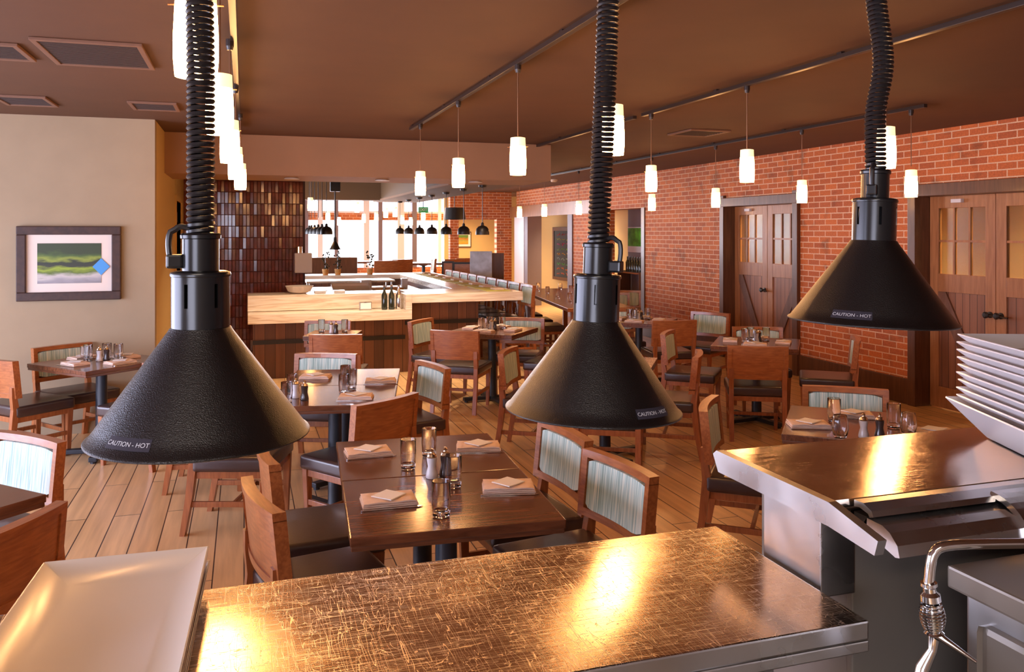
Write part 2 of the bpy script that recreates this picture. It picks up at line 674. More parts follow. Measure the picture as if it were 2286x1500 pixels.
def stone():
    m, N, L, b = new_mat('banded cream stone')
    tc = N.new('ShaderNodeTexCoord')
    mp = N.new('ShaderNodeMapping')
    mp.inputs['Scale'].default_value = (1.2, 3, 14)
    L.new(tc.outputs['Object'], mp.inputs['Vector'])
    n = N.new('ShaderNodeTexNoise')
    n.inputs['Scale'].default_value = 1.6
    n.inputs['Detail'].default_value = 7
    n.inputs['Distortion'].default_value = 1.4
    L.new(mp.outputs['Vector'], n.inputs['Vector'])
    r = N.new('ShaderNodeValToRGB')
    e = r.color_ramp.elements
    e[0].position = 0.34
    e[0].color = (0.70, 0.53, 0.38, 1)
    e[1].position = 0.5
    e[1].color = (0.88, 0.75, 0.60, 1)
    x = e.new(0.66)
    x.color = (0.92, 0.83, 0.72, 1)
    L.new(n.outputs['Fac'], r.inputs['Fac'])
    L.new(r.outputs['Color'], b.inputs['Base Color'])
    b.inputs['Roughness'].default_value = 0.25
    return m


M['stone'] = stone()


def art(name, stops, sx, sz, seed, mixn=0.35):
    """soft landscape: horizontal colour bands broken up by noise"""
    m, N, L, b = new_mat(name)
    tc = N.new('ShaderNodeTexCoord')
    sp = N.new('ShaderNodeSeparateXYZ')
    L.new(tc.outputs['Generated'], sp.inputs[0])
    mp = N.new('ShaderNodeMapping')
    mp.inputs['Scale'].default_value = (sx, 1, sz)
    mp.inputs['Location'].default_value = (seed, 0, 0)
    L.new(tc.outputs['Generated'], mp.inputs['Vector'])
    n = N.new('ShaderNodeTexNoise')
    n.inputs['Scale'].default_value = 1
    n.inputs['Detail'].default_value = 5
    L.new(mp.outputs['Vector'], n.inputs['Vector'])
    ma = N.new('ShaderNodeMath')
    ma.operation = 'MULTIPLY_ADD'
    ma.inputs[1].default_value = mixn
    L.new(n.outputs['Fac'], ma.inputs[0])
    L.new(sp.outputs['Z'], ma.inputs[2])
    r = N.new('ShaderNodeValToRGB')
    el = r.color_ramp.elements
    el[0].position, el[0].color = stops[0][0], (*stops[0][1], 1)
    el[1].position, el[1].color = stops[-1][0], (*stops[-1][1], 1)
    for p, c in stops[1:-1]:
        q = el.new(p)
        q.color = (*c, 1)
    L.new(ma.outputs[0], r.inputs['Fac'])
    L.new(r.outputs['Color'], b.inputs['Base Color'])
    b.inputs['Roughness'].default_value = 0.5
    return m


# ------------------------------------------------------------------ the room
ZC = 2.80            # ceiling
XB = 6.55            # brick wall plane
YW = 8.15            # cream wall with the picture
XS = -0.77           # its return

struct('floor', box(-4.6, 9.2, -2.6, 25.5, -0.12, 0.0), M['floor'])
struct('ceiling', box(-4.6, 9.2, -2.6, 25.5, ZC, ZC + 0.12), M['ceiling'])

# left wall beyond the frame: piers, sill and head around three window openings
bm = bmesh.new()
bx(bm, -4.62, -4.45, -2.6, YW, 0, 0.35)
bx(bm, -4.62, -4.45, -2.6, YW, 2.2, ZC)
for a, b_ in ((-2.6, 0.2), (2.55, 2.75), (5.1, 5.3), (7.65, YW)):
    bx(bm, -4.62, -4.45, a, b_, 0.35, 2.2)
struct('wall_left', bm, M['cream'])
bm = bmesh.new()
bx(bm, -4.6, -3.9, -2.72, -2.6, 0, ZC)
bx(bm, -1.3, 9.2, -2.72, -2.6, 0, ZC)
bx(bm, -3.9, -1.3, -2.72, -2.6, 0, .65)
bx(bm, -3.9, -1.3, -2.72, -2.6, 2.35, ZC)
struct('wall_behind', bm, M['kitchen'])
struct('wall_picture', box(-4.6, XS, YW, YW + 0.14, 0, ZC), M['cream'])
bm = bmesh.new()
bx(bm, XS - 0.14, XS, YW + 0.14, 10.45, 0, ZC)
bx(bm, XS - 0.14, XS, 11.35, 11.9, 0, ZC)
bx(bm, XS - 0.14, XS, 10.45, 11.35, 2.15, ZC)
struct('wall_return', bm, M['yellow'])
bm = bmesh.new()
bx(bm, XS - 0.16, XS + 0.02, 10.38, 10.45, 0, 2.2)
bx(bm, XS - 0.16, XS + 0.02, 11.35, 11.42, 0, 2.2)
bx(bm, XS - 0.16, XS + 0.02, 10.45, 11.35, 2.15, 2.22)
bx(bm, XS - 0.09, XS - 0.05, 10.45, 11.35, 0, 2.15)
d0 = struct('door_1', bm, M['yellow'])
bm = bmesh.new()
bx(bm, XS - 0.03, XS + 0.0, 10.62, 10.82, 1.9, 2.02)
obj('small_plaque', bm, M['jamb'], d0)

# tiled wall beside the bar: courses of upright glazed tiles, each very slightly out of true
bm = bmesh.new()
x_t0, x_t1, y_t = XS, 0.81, 11.9
bx(bm, x_t0, x_t1, y_t, y_t + 0.35, 0, ZC)
for f in bm.faces:
    f.material_index = 1
tw, th = 0.047, 0.155
nx, nz = int((x_t1 - x_t0) / tw), int(2.78 / th)
for i in range(nx):
    for k in range(nz):
        x0, z0 = x_t0 + i * tw + 0.0015, k * th + 0.0015
        x1, z1 = x0 + tw - 0.003, z0 + th - 0.003
        a, b_ = rnd.uniform(-.0011, .0011), rnd.uniform(-.0018, .0018)
        ya = y_t - 0.012
        co = [(x0, ya - a - b_, z0), (x1, ya + a - b_, z0), (x1, ya + a + b_, z1), (x0, ya - a + b_, z1)]
        ins = 0.004
        ci = [(x0 + ins, co[0][1] - .003, z0 + ins), (x1 - ins, co[1][1] - .003, z0 + ins), (x1 - ins, co[2][1] - .003, z1 - ins), (x0 + ins, co[3][1] - .003, z1 - ins)]
        ov = [bm.verts.new(c) for c in co]
        iv = [bm.verts.new(c) for c in ci]
        bv = [bm.verts.new((c[0], y_t + .001, c[2])) for c in co]
        bm.faces.new(iv)
        for q in range(4):
            bm.faces.new((ov[q], ov[(q + 1) % 4], iv[(q + 1) % 4], iv[q]))
            bm.faces.new((bv[q], bv[(q + 1) % 4], ov[(q + 1) % 4], ov[q]))
struct('wall_tile', bm, [M['tile'], M['grout']])

# soffits over the bar
YF = 9.1
struct('trim_1', box(XS, 3.42, YF, YF + 1.0, 2.38, ZC - .001), M['tan'])
bm = bmesh.new()
bx(bm, 2.45, 3.36, YF + 1.0, 16.6, 2.38, ZC - .001)
bx(bm, 0.81, 2.45, 15.6, 16.0, 2.38, ZC - .001)
struct('trim_2', bm, M['brown_soffit'])
struct('trim_3', box(2.43, 2.455, YF + 1.0, 15.6, 2.372, 2.405), M['tan'])

# brick wall with two door openings and two openings to the rooms behind
segs = [(-2.6, 5.10), (6.87, 8.66), (10.42, 12.83)]
bm = bmesh.new()
for a, b_ in segs:
    bx(bm, XB, XB + 0.3, a, b_, 0, ZC)
bx(bm, XB, XB + 0.3, 5.10, 6.87, 2.2, ZC)
bx(bm, XB, XB + 0.3, 8.66, 10.42, 2.2, ZC)
bx(bm, XB, XB + 0.3, 12.83, 19.9, 2.2, ZC)
bx(bm, XB, XB + 0.3, 14.7, 16.1, 0, 2.2)
struct('wall_brick', bm, M['brick_x'])
bm = bmesh.new()
for a, b_ in segs:
    bx(bm, XB - 0.03, XB, a, b_, 0, 0.26, 0.004)
struct('baseboard_right', bm, M['jamb'])
bm = bmesh.new()
bx(bm, 4.93, 5.15, 20.3, 20.5, 0, ZC)
bx(bm, 6.15, XB, 20.3, 20.5, 0, ZC)
bx(bm, 5.15, 6.15, 20.3, 20.5, 2.1, ZC)
struct('wall_far', bm, M['brick_y'])
struct('trim_4', box(XB - 0.04, XB + 0.1, 19.2, 19.95, 0, 2.2), M['white_trim'])
bm = bmesh.new()
bx(bm, XB - .03, XB + .33, 18.95, 19.2, 0, 2.2)
bx(bm, XB - .03, XB + .33, 16.1, 16.35, 0, 2.2)
struct('trim_5', bm, M['post'])
struct('trim_6', box(XB - .05, XB, 14.4, 20.3, 2.15, 2.42), M['door_frame'])
struct('trim_7', box(XB - .02, XB + .3, 12.83, 12.95, 0, 2.2), M['jamb'])
struct('wall_back_room', box(7.75, 7.85, 12.0, 25.4, 0, ZC), M['yellow'])
struct('wall_back_dark', box(7.35, 7.75, 13.2, 15.15, 0, ZC), M['post'])
struct('wall_corridor', box(8.3, 8.4, -2.6, 12.0, 0, ZC), M['cream'])
struct('wall_partition', box(XB + .3, 8.3, 11.9, 12.0, 0, ZC), M['cream'])
struct('wall_far_room', box(5.32, 7.75, 22.6, 22.7, 0, ZC), M['yellow'])

# far glazing wall
bm = bmesh.new()
bx(bm, -4.6, 6.6, 24.0, 24.2, 0, 0.75)
bx(bm, -4.6, 6.6, 24.0, 24.2, 2.12, 2.32)
struct('wall_window_far', bm, M['brick_y'])
xs = [-.2, .35, 1.0, 1.62, 2.05, 2.5, 3.35, 3.75, 4.35, 4.75, 5.5]
for i, x in enumerate(xs):
    wd = (0.10, 0.16, 0.12, 0.2, 0.14)[i % 5]
    t = struct('window_%d' % (i + 1), box(x - wd / 2, x + wd / 2, 23.95, 24.25, 0.75, ZC), M['post'] if i % 2 else M['white_trim'])
struct('trim_8', box(0.2, 6.5, 23.98, 24.1, 2.32, 2.38), M['white_trim'])


# invented ceiling lights, added to brighten the corridor, back room and bar front
def added_downlight(x, y, power, col=(1.0, 0.72, 0.42), sz=0.5, label='', zc=ZC):
    bmh = lathe([(0.0, 0.0), (0.07, 0.0), (0.085, -0.012), (0.0, -0.012)], 20)
    o = obj('added_ceiling_light', bmh, M['white_trim'], loc=(x, y, zc - 0.003))
    tag(o, label, 'light')
    area('added_downlight', (x, y, zc - 0.03), (0, 0, 0), sz, sz, power, col, 115)


for k_, (x_, w_) in enumerate(((.5, 'left'), (1.5, 'middle'), (2.6, 'right'))):
    added_downlight(x_, 9.45, 9, (1.0, .74, .5), .16, 'added soffit light to brighten the stone bar, %s one' % w_, 2.38)  # soffit lamps added only to lift the bar front
added_downlight(7.5, 6.0, 50, label='added round light in the corridor behind the right door pair')  # corridor lamps added to brighten the frosted panes
added_downlight(7.5, 9.5, 70, label='added round light in the corridor behind the left door pair')
added_downlight(7.1, 17.5, 40, label='added round light before the chalkboard menu')  # back room lamps added to light the ochre walls and pictures
added_downlight(7.2, 13.0, 8, label='added round light over the wine rack')
added_downlight(5.8, 21.4, 30, label='added round light over the orange picture')


# barn doors
def barn_pair(n, y0, y1, hand_y):
    ztop = 2.14
    bmf = bmesh.new()
    bx(bmf, XB - 0.05, XB + 0.3, y0 - 0.10, y0, 0, ztop + .16, .004)
    bx(bmf, XB - 0.05, XB + 0.3, y1, y1 + 0.10, 0, ztop + .16, .004)
    bx(bmf, XB - 0.06, XB + 0.3, y0 - 0.10, y1 + .10, ztop, ztop + .12, .004)
    fr = struct('door_%d' % n, bmf, M['jamb'])
    ym = (y0 + y1) / 2
    for k, (a, b_) in enumerate(((y0 + .004, ym - .004), (ym + .004, y1 - .004))):
        X0, X1 = XB + 0.14, XB + 0.185
        st = 0.11
        bmd = bmesh.new()
        bx(bmd, X0, X1, a, a + st, 0.01, ztop, .003)
        bx(bmd, X0, X1, b_ - st, b_, 0.01, ztop, .003)
        bx(bmd, X0, X1, a + st, b_ - st, ztop - 0.12, ztop, .003)
        bx(bmd, X0, X1, a + st, b_ - st, 1.18, 1.36, .003)
        bx(bmd, X0, X1, a + st, b_ - st, 0.01, 0.22, .003)
        leaf = obj('door_leaf', bmd, M['door_frame'], fr)
        obj('board_panel', box(X0 + .015, X1 - .005, a + st, b_ - st, 0.22, 1.18), M['door'], leaf)
        # brace
        flip = (k == 1)
        ya, yb = (a + st, b_ - st) if flip else (b_ - st, a + st)
        dirn = 1 if yb > ya else -1
        wv = 0.09
        poly = [(ya, 0.22), (ya + dirn * wv, 0.22), (yb, 1.18 - 0.10), (yb, 1.18), (yb - dirn * wv, 1.18), (ya, 0.32)]
        obj('brace', prism(poly, 'x', X0 - .004, X0 + .02), M['door_brace'], leaf)
        g0, g1, zz0, zz1 = a + st, b_ - st, 1.36, ztop - .12
        bmg = bmesh.new()
        for j in (1, 2):
            yy = g0 + (g1 - g0) * j / 3
            bx(bmg, X0 + .005, X1 - .005, yy - .011, yy + .011, zz0, zz1)
        zz = (zz0 + zz1) / 2
        bx(bmg, X0 + .006, X1 - .006, g0, g1, zz - .011, zz + .011)
        obj('glazing_bar', bmg, M['door_frame'], leaf)
        obj('glass_pane', box(X0 + .018, X0 + .024, g0, g1, zz0, zz1), M['frosted'], leaf)
        if k == 1 or n == 3:
            hy = a + 0.055 if k == 1 else b_ - .055
            bmk = lathe([(0.0, 0), (0.03, 0), (0.03, .01), (0.012, .014), (0.012, .04), (.03, .05), (.032, .065), (.02, .078), (0, .08)], 16,
                        M=Matrix.Translation((X0, hy, 1.0)) @ Matrix.Rotation(R(-90), 4, 'Y'))
            kn = obj('door_knob', bmk, M['dark'], leaf, smooth=True)
            tube([(X0 - .05, hy, 1.0), (X0 - .052, hy - .05, .995), (X0 - .05, hy - .11, 0.99)], .008, 8,
                 bm=(bml := bmesh.new()))
            obj('lever', bml, M['dark'], leaf)
    obj('closer_plate', box(XB + .10, XB + .139, ym + .36, ym + .48, ztop - .07, ztop - .035), M['white_trim'], fr)


barn_pair(2, 8.76, 10.32, 0)
barn_pair(3, 5.20, 6.77, 0)


# ------------------------------------------------------------------ ceiling fittings
def vent(cx, cy, hx, hy, n, label, rz=0.0, alongx=True):
    t = thing('ceiling_vent', label, 'vent', (cx, cy, ZC), rz, 'ceiling air vents')
    rim = bmesh.new()
    z0, z1 = -.018, -.001
    bx(rim, -hx, hx, -hy, -hy + .03, z0, z1, .003)
    bx(rim, -hx, hx, hy - .03, hy, z0, z1, .003)
    bx(rim, -hx, -hx + .03, -hy + .03, hy - .03, z0, z1, .003)
    bx(rim, hx - .03, hx, -hy + .03, hy - .03, z0, z1, .003)
    obj('vent_frame', rim, M['vent_rim'], t)
    obj('backing', box(-hx + .03, hx - .03, -hy + .03, hy - .03, -.006, -.001), M['dark'], t)
    sl = bmesh.new()
    for i in range(n):
        y = -hy + .04 + (2 * hy - .08) * (i + .5) / n
        bx(sl, -hx + .03, hx - .03, y - .005, y + .005, -.014, -.006)
    o = obj('louvre', sl, M['vent'], t)
    return t


def vent_px(p1, p2, p3, p4, n, label):
    q = [Vector((*P(x, y, ZC), 0)) for x, y in (p1, p2, p3, p4)]
    c = (q[0] + q[1] + q[2] + q[3]) / 4
    hx = max(.15, ((q[1] - q[0]).length + (q[2] - q[3]).length) / 4)
    hy = max(.12, ((q[3] - q[0]).length + (q[2] - q[1]).length) / 4)
    return vent(c.x, c.y, hx, hy, n, label)


vent_px((63, 80), (312, 97), (350, 150), (128, 140), 22, 'large louvred vent in the ceiling, upper left')
vent_px((285, 224), (395, 229), (402, 246), (296, 241), 8, 'small louvred vent near the left heat lamp cord')
vent_px((0, 212), (100, 213), (120, 232), (8, 233), 8, 'small louvred vent above the framed picture')
vent_px((-60, 90), (-5, 94), (45, 128), (-10, 130), 10, 'vent cut off by the left edge of the view')
vent_px((1500, 291), (1598, 287), (1622, 298), (1520, 303), 8, 'small vent between the two right hand tracks')


def track(x, y0, y1, label):
    t = thing('light_track', label, 'track', (x, y0, ZC), 0)
    bmx = box(-.018, .018, 0, y1 - y0, -.04, -.012, .003)
    k = y0 + .5
    while k < y1:
        bx(bmx, -.012, .012, k - y0 - .02, k - y0 + .02, -.012, 0)
        k += 1.3
    obj('rail', bmx, M['track'], t)
    return t


track(-.05, 1.5, 8.35, 'black light track carrying the leftmost row of pendants')
track(1.53, 0.8, 7.9, 'black light track over the middle of the room')
track(3.22, 0.8, 6.35, 'black light track right of the middle heat lamp, near section')
track(3.22, 6.5, 9.0, 'black light track right of the middle heat lamp, short far section')
track(5.1, 5.2, 16.2, 'black light track nearest the brick wall')

# glass pendant: origin at the bottom of the shade
PT = ZC - .04 - 2.12
pen = thing('pendant_lamp', 'glass pendant', 'pendant lamp')
prof = [(.030, .0), (.046, .003), (.0465, .004), (.049, .05), (.049, .10), (.045, .165), (.0425, .172), (.046, .05), (.043, .006)]
obj('lamp_shade', lathe([(0, .012), (.038, .008), (.0455, .0), (.0490, .04), (.0492, .09), (.0455, .168)], 24), M['pend'], pen, smooth=True)
obj('shade_collar', lathe([(.0455, .168), (.0435, .218), (.03, .221), (0, .222)], 24), M['pend_top'], pen, smooth=True, label='paler, faintly glowing top of the glass')
obj('pin', tube([(-.062, 0, .165), (.062, 0, .165)], .0022, 6), M['rod'], pen)
obj('suspension_rod', tube([(0, 0, .222), (0, 0, PT - .03)], .0038, 8), M['rod'], pen)
obj('track_adapter', lathe([(0, PT - .05), (.014, PT - .05), (.02, PT - .03), (.02, PT + .005), (0, PT + .005)], 12), M['track'], pen)
zz = 2.12
pend_list = [(-.105, 2.03, 'nearest pendant of the left row, behind the left lamp cord'),
             (-.085, 3.2, 'second pendant of the left row, largest fully lit glass'),
             (-.07, 4.5, 'third pendant of the left row'),
             (-.055, 5.9, 'fourth pendant of the left row'),
             (-.03, 7.3, 'farthest pendant of the left row'),
             (1.53, 3.3, 'pendant half hidden by the middle heat lamp cord'),
             (1.53, 4.62, 'largest pendant of the middle row, left of the middle cord'),
             (1.53, 6.04, 'second farthest pendant of the middle row'),
             (1.53, 7.45, 'farthest pendant of the middle row'),
             (3.22, 3.55, 'pendant peeking out beside the right heat lamp cord'),
             (3.22, 4.82, 'large pendant before the left barn door pair'),
             (3.22, 6.2, 'farthest pendant of the track right of the middle cord'),
             (5.1, 5.35, 'pendant just right of the right heat lamp cord'),
             (5.1, 6.72, 'pendant before the brick between the two door pairs'),
             (5.1, 8.25, 'pendant left of the left barn door pair'),
             (5.1, 9.8, 'small pendant before the brick left of the barn doors'),
             (5.1, 12.3, 'far pendant just left of the middle heat lamp cord'),
             (5.1, 13.9, 'far pendant before the chalkboard menu'),
             (5.1, 15.3, 'farthest small pendant beside the white trim')]
for i, (x, y, lb) in enumerate(pend_list):
    z = 2.135 if x < 0 else 2.115 if x < 5 else 2.06
    o = place(pen, (x, y, z), rnd.uniform(-.5, .5), lb + ', white glass', 'glass pendants on tracks')
    o.scale = (1, 1, (ZC - .035 - z) / (PT + 0) if False else 1)
    # cords reach the rail whatever the drop
    for c_ in children(o):
        if c_.name.startswith('track_adapter'):
            c_.location.z = (ZC - .035 - z) - PT
        if c_.name.startswith('suspension_rod'):
            c_.scale.z = (ZC - .06 - z) / (PT - .03)

# far-room pendants seen through the bar opening
for i, (px, py, d) in enumerate([(693, 470, 14.0), (732, 492, 19), (797, 474, 17.5), (812, 497, 20.5), (840, 494, 20), (861, 486, 18.5), (882, 484, 18),
                                 (898, 500, 21), (945, 491, 19), (757, 503, 22), (917, 503, 22.5)]):
    p = D(px, py, d)
    lb = ['pendant glowing beside the tiled wall edge', 'pendant above the row of small black domes at left', 'brightest pendant under the far glass roof',
          'first small pendant right of the black cone lamp', 'second pendant before the white far window', 'third pendant before the white far window',
          'pendant left of the green exit sign', 'low pendant left of the black domes', 'pendant right under the green exit sign',
          'tiny pendant behind the black cone lamp', 'tiny pendant behind the black domes'][i]
    o = place(pen, p, 0, 'far ' + lb, 'glass pendants in the far room')
    for c_ in children(o):
        if c_.name.startswith('track_adapter'):
            c_.location.z = (ZC - .005 - p.z) - PT
        if c_.name.startswith('suspension_rod'):
            c_.scale.z = (ZC - .03 - p.z) / (PT - .03)

# black dome pendants over the bar
dome = thing('dome_pendant', 'black dome', 'pendant lamp')
obj('dome_shade', lathe([(.082, .0), (.088, .0), (.088, .03), (.08, .075), (.055, .105), (.022, .118), (.018, .15), (.006, .16), (0, .16), (0, .112), (.05, .098), (.074, .07), (.082, .03), (.082, 0)], 24), M['dark'], dome, smooth=True)
obj('bulb', lathe([(0, .02), (.03, .03), (.035, .055), (.015, .085), (0, .09)], 12), glow('warm bulb', (1, .6, .3), 14), dome, smooth=True)
obj('suspension_cord', tube([(0, 0, .16), (0, 0, .62)], .005, 6), M['dark'], dome)
obj('canopy', lathe([(0, .60), (.05, .61), (.055, .635), (0, .636)], 14), M['dark'], dome)
dl = ['nearest black dome pendant over the bar, right of the drum shade', 'second black dome pendant, below the drum shade', 'third black dome pendant, left of the drum shade',
      'fourth black dome pendant over the long bar', 'fifth black dome pendant over the long bar', 'sixth black dome pendant over the long bar', 'farthest black dome pendant over the long bar']
for i, y in enumerate((10.2, 11.15, 12.2, 13.2, 14.2, 15.2, 16.1)):
    place(dome, (2.9, y, 1.745), 0, dl[i], 'black domes over the bar')
for i, y in enumerate((12.2, 12.9, 13.6, 14.3, 15.0, 15.5)):
    o = place(dome, (1.13, y, 1.745), 0, 'black dome in the left bunch over the kitchen, %s from the tiled wall' % ('sixth', 'fifth', 'fourth', 'third', 'second', 'first')[i], 'black domes over the kitchen')
    for c_ in children(o):
        if c_.name.startswith('suspension_cord'):
            c_.scale = (1, 1, 1.0)
            c_.location.z = 0
            c_.scale.z = (ZC - .02 - 1.745) / .62
        if c_.name.startswith('canopy'):
            c_.location.z = ZC - .637 - 1.745
# big drum shade and a cone lamp hanging further back
p = D(1015, 490, 16.5)
t = thing('drum_pendant', 'wide black drum shade pendant before the far brick', 'pendant lamp', p)
obj('drum_shade', lathe([(.225, 0), (.19, .235), (.185, .235), (.22, 0)], 32), M['dark'], t, smooth=True)
obj('suspension_cord', tube([(0, 0, .2), (0, 0, ZC - p.z)], .008, 6), M['dark'], t)
obj('spider', box(-.185, .185, -.005, .005, .2, .21), M['dark'], t)
p = D(748, 557, 13.5)
t = thing('cone_lamp', 'small black cone lamp hanging over the open kitchen', 'pendant lamp', p)
obj('cone_shade', lathe([(.095, 0), (.03, .10), (.024, .2), (0, .2), (0, .19), (.09, 0)], 24), M['dark'], t, smooth=True)
obj('suspension_cord', tube([(0, 0, .2), (0, 0, ZC - p.z)], .012, 6), M['dark'], t)
obj('junction_box', box(-.08, .08, -.06, .06, ZC - p.z - .36, ZC - p.z - .2, .01), M['dark'], t)

p = D(945, 475, 18.5)
t = thing('exit_sign', 'green exit sign hanging in the far room', 'sign', p, -YAW)
obj('sign_box', box(-.11, .11, -.02, .02, 0, .13, .004), M['green'], t)
obj('hanger', box(-.01, .01, -.01, .01, .13, ZC - p.z), M['dark'], t)


def text_mesh(s, size, depth=0.0005):
    cu = bpy.data.curves.new('txt', 'FONT')
    cu.body = s
    cu.size = size
    cu.align_x = 'CENTER'
    cu.align_y = 'CENTER'
    cu.extrude = depth
    o = bpy.data.objects.new('txt', cu)
    C.objects.link(o)
    bpy.context.view_layer.update()
    me = bpy.data.meshes.new_from_object(o.evaluated_get(bpy.context.evaluated_depsgraph_get()))
    bpy.data.objects.remove(o)
    return me


me = text_mesh('EXIT', .09, .002)
me.materials.clear()
me.materials.append(M['print'])
obj('lettering', me, None, t, (0, -.023, .065), (PI / 2, 0, 0))

t = thing('smoke_detector', 'round white smoke detector on the ceiling before the openings', 'smoke detector', (*P(1228, 405, ZC), ZC - .001))
t.location = (5.7, 15.0, ZC - .001)
obj('detector_body', lathe([(0, -.05), (.05, -.05), (.07, -.02), (.07, 0), (0, 0)], 20), M['white_trim'], t)

# ------------------------------------------------------------------ framed picture on the cream wall
x0, x1 = atY(38, YW), atY(271, YW)
dm = YW / (-((155 - 1143) / F) * sn + cs)
z1, z0 = H + (518 - 505) / F * dm, H - (670 - 518) / F * dm
t = thing('framed_picture', 'large framed green landscape picture on the cream wall', 'picture', ((x0 + x1) / 2, YW, z0))
hw, hh = (x1 - x0) / 2, z1 - z0
fw = 0.075
pr_ = bmesh.new()
for a, b_, c_, d_ in ((-hw, hw, 0, fw), (-hw, hw, hh - fw, hh), (-hw, -hw + fw, fw, hh - fw), (hw - fw, hw, fw, hh - fw)):
    bx(pr_, a, b_, -.045, -.001, c_, d_, .008)
obj('frame', pr_, M['frame'], t)
obj('mount', box(-hw + fw, hw - fw, -.02, -.002, fw, hh - fw), M['mat'], t)
am = art('blurred green landscape', [(.0, (.05, .05, .03)), (.28, (.34, .33, .36)), (.40, (.55, .52, .5)), (.5, (.10, .16, .02)), (.58, (.30, .42, .03)), (.66, (.03, .035, .02)),
                                     (.76, (.02, .03, .015)), (.82, (.25, .32, .04)), (.92, (.06, .12, .02)), (1.0, (.03, .05, .015))], 2.2, 5, 3.1, .42)
obj('print', box(-hw + fw + .085, hw - fw - .085, -.023, -.0205, fw + .075, hh - fw - .075), am, t)
bxp = prism([(0, .075), (.07, 0), (0, -.075), (-.07, 0)], 'y', -.028, -.0235)
obj('sticker', bxp, M['blue'], t, (hw - fw - .085, 0, hh * .45), label='blue diamond shaped sticker')


# ------------------------------------------------------------------ chairs
def make_chair(name, label, cat, seat_z=.46, top_z=.81):
    t = thing(name, label, cat)
    sb = bmesh.new()
    bx(sb, -.245, .245, -.225, .245, seat_z - .085, seat_z, .026, 4)
    for v in sb.verts:
        if v.co.z > seat_z - .03:
            r2 = (v.co.x / .25) ** 2 + (v.co.y / .25) ** 2
            v.co.z += .012 * max(0, 1 - r2)
    obj('seat', sb, M['leather'], t, smooth=True)
    fr = bmesh.new()
    for a, b_, c_, d_ in ((-.225, .225, .205, .225), (-.225, .225, -.225, -.205), (-.225, -.205, -.205, .205), (.205, .225, -.205, .205)):
        bx(fr, a, b_, c_, d_, seat_z - .125, seat_z - .085, .003)
    obj('seat_rail', fr, M['chair_leg'], t)
    for s in (-1, 1):
        b_ = bmesh.new()
        hexa(b_, (s * .205, .205, .014, .016, 0), (s * .212, .212, .021, .023, seat_z - .084), .003)
        obj('leg', b_, M['chair_leg'], t)
        # rear leg: splays back to the floor, runs up to carry the back
        b_ = bmesh.new()
        sec = [(0, -.285, .015), (seat_z * .5, -.245, .020), (seat_z - .02, -.222, .024), (top_z - .27, -.236, .019), (top_z - .20, -.243, .012)]
        prev = None
        for z, y, h in sec:
            ring = [b_.verts.new((s * .218 + q[0] * .019, y + q[1] * h, z)) for q in ((-1, -1), (1, -1), (1, 1), (-1, 1))]
            if prev:
                for k in range(4):
                    b_.faces.new((prev[k], prev[(k + 1) % 4], ring[(k + 1) % 4], ring[k]))
            else:
                b_.faces.new(list(reversed(ring)))
            prev = ring
        b_.faces.new(prev)
        obj('leg', b_, M['chair_leg'], t)
    for s in (-1, 1):
        obj('stretcher', box(s * .212 - .01, s * .212 + .01, -.25, .2, seat_z * .36, seat_z * .36 + .032, .003), M['chair_leg'], t)
    obj('stretcher', box(-.205, .205, .0, .02, seat_z * .36 + .002, seat_z * .36 + .03, .003), M['chair_leg'], t)

    # curved back panel: wood frame, recessed wood rear, striped pad in front
    def curved(x0, x1, z0, z1, y0, y1, n=12, round_=0.0):
        b_ = bmesh.new()
        prev = None
        for i in range(n + 1):
            x = x0 + (x1 - x0) * i / n
            off = .026 * (x / .25) ** 2          # ends come forward
            e = 0
            if round_:
                m_ = min(i, n - i)
                e = round_ * (1 if m_ == 0 else .25 if m_ == 1 else 0)
            ring = []
            for z, y in ((z0 + e, y0), (z1 - e, y0), (z1 - e, y1 - e), (z0 + e, y1 - e)):
                lean = -.10 * (z - (top_z - .27)) - .238
                ring.append(b_.verts.new((x, y + off + lean, z)))
            if prev:
                for k in range(4):
                    b_.faces.new((prev[k], ring[k], ring[(k + 1) % 4], prev[(k + 1) % 4]))
            else:
                b_.faces.new(ring)
            prev = ring
        b_.faces.new(list(reversed(prev)))
        bmesh.ops.recalc_face_normals(b_, faces=b_.faces)
        return b_

    zb, zt = top_z - .285, top_z
    fr = bmesh.new()
    meshes = [curved(-.25, .25, zt - .032, zt, -.022, .026), curved(-.25, .25, zb, zb + .035, -.022, .026),
              curved(-.25, -.215, zb + .03, zt - .03, -.022, .026, 2), curved(.215, .25, zb + .03, zt - .03, -.022, .026, 2)]
    for mb in meshes:
        tmp = bpy.data.meshes.new('tmp')
        mb.to_mesh(tmp)
        mb.free()
        fr.from_mesh(tmp)
        bpy.data.meshes.remove(tmp)
    bk = obj('backrest', fr, M['chair'], t)
    obj('rear_panel', curved(-.217, .217, zb + .032, zt - .03, -.016, -.006), M['chair'], bk)
    obj('pad', curved(-.212, .212, zb + .038, zt - .036, -.004, .033, 14, .014), M['fabric'], bk, smooth=True, label='pale blue green striped upholstery')
    return t


chair0 = make_chair('dining_chair', 'dining chair', 'chair')
WOODEN = 'cherry wood dining chair '
TABLES = 'dining chairs around the tables'


def chair(mx, my, face, lb):
    """mx, my: middle of the top of the back; face: direction the sitter looks, in degrees from +X"""
    a = R(face)
    x, y = mx + .26 * math.cos(a), my + .26 * math.sin(a)
    return place(chair0, (x, y, 0), a - PI / 2, WOODEN + lb, TABLES)


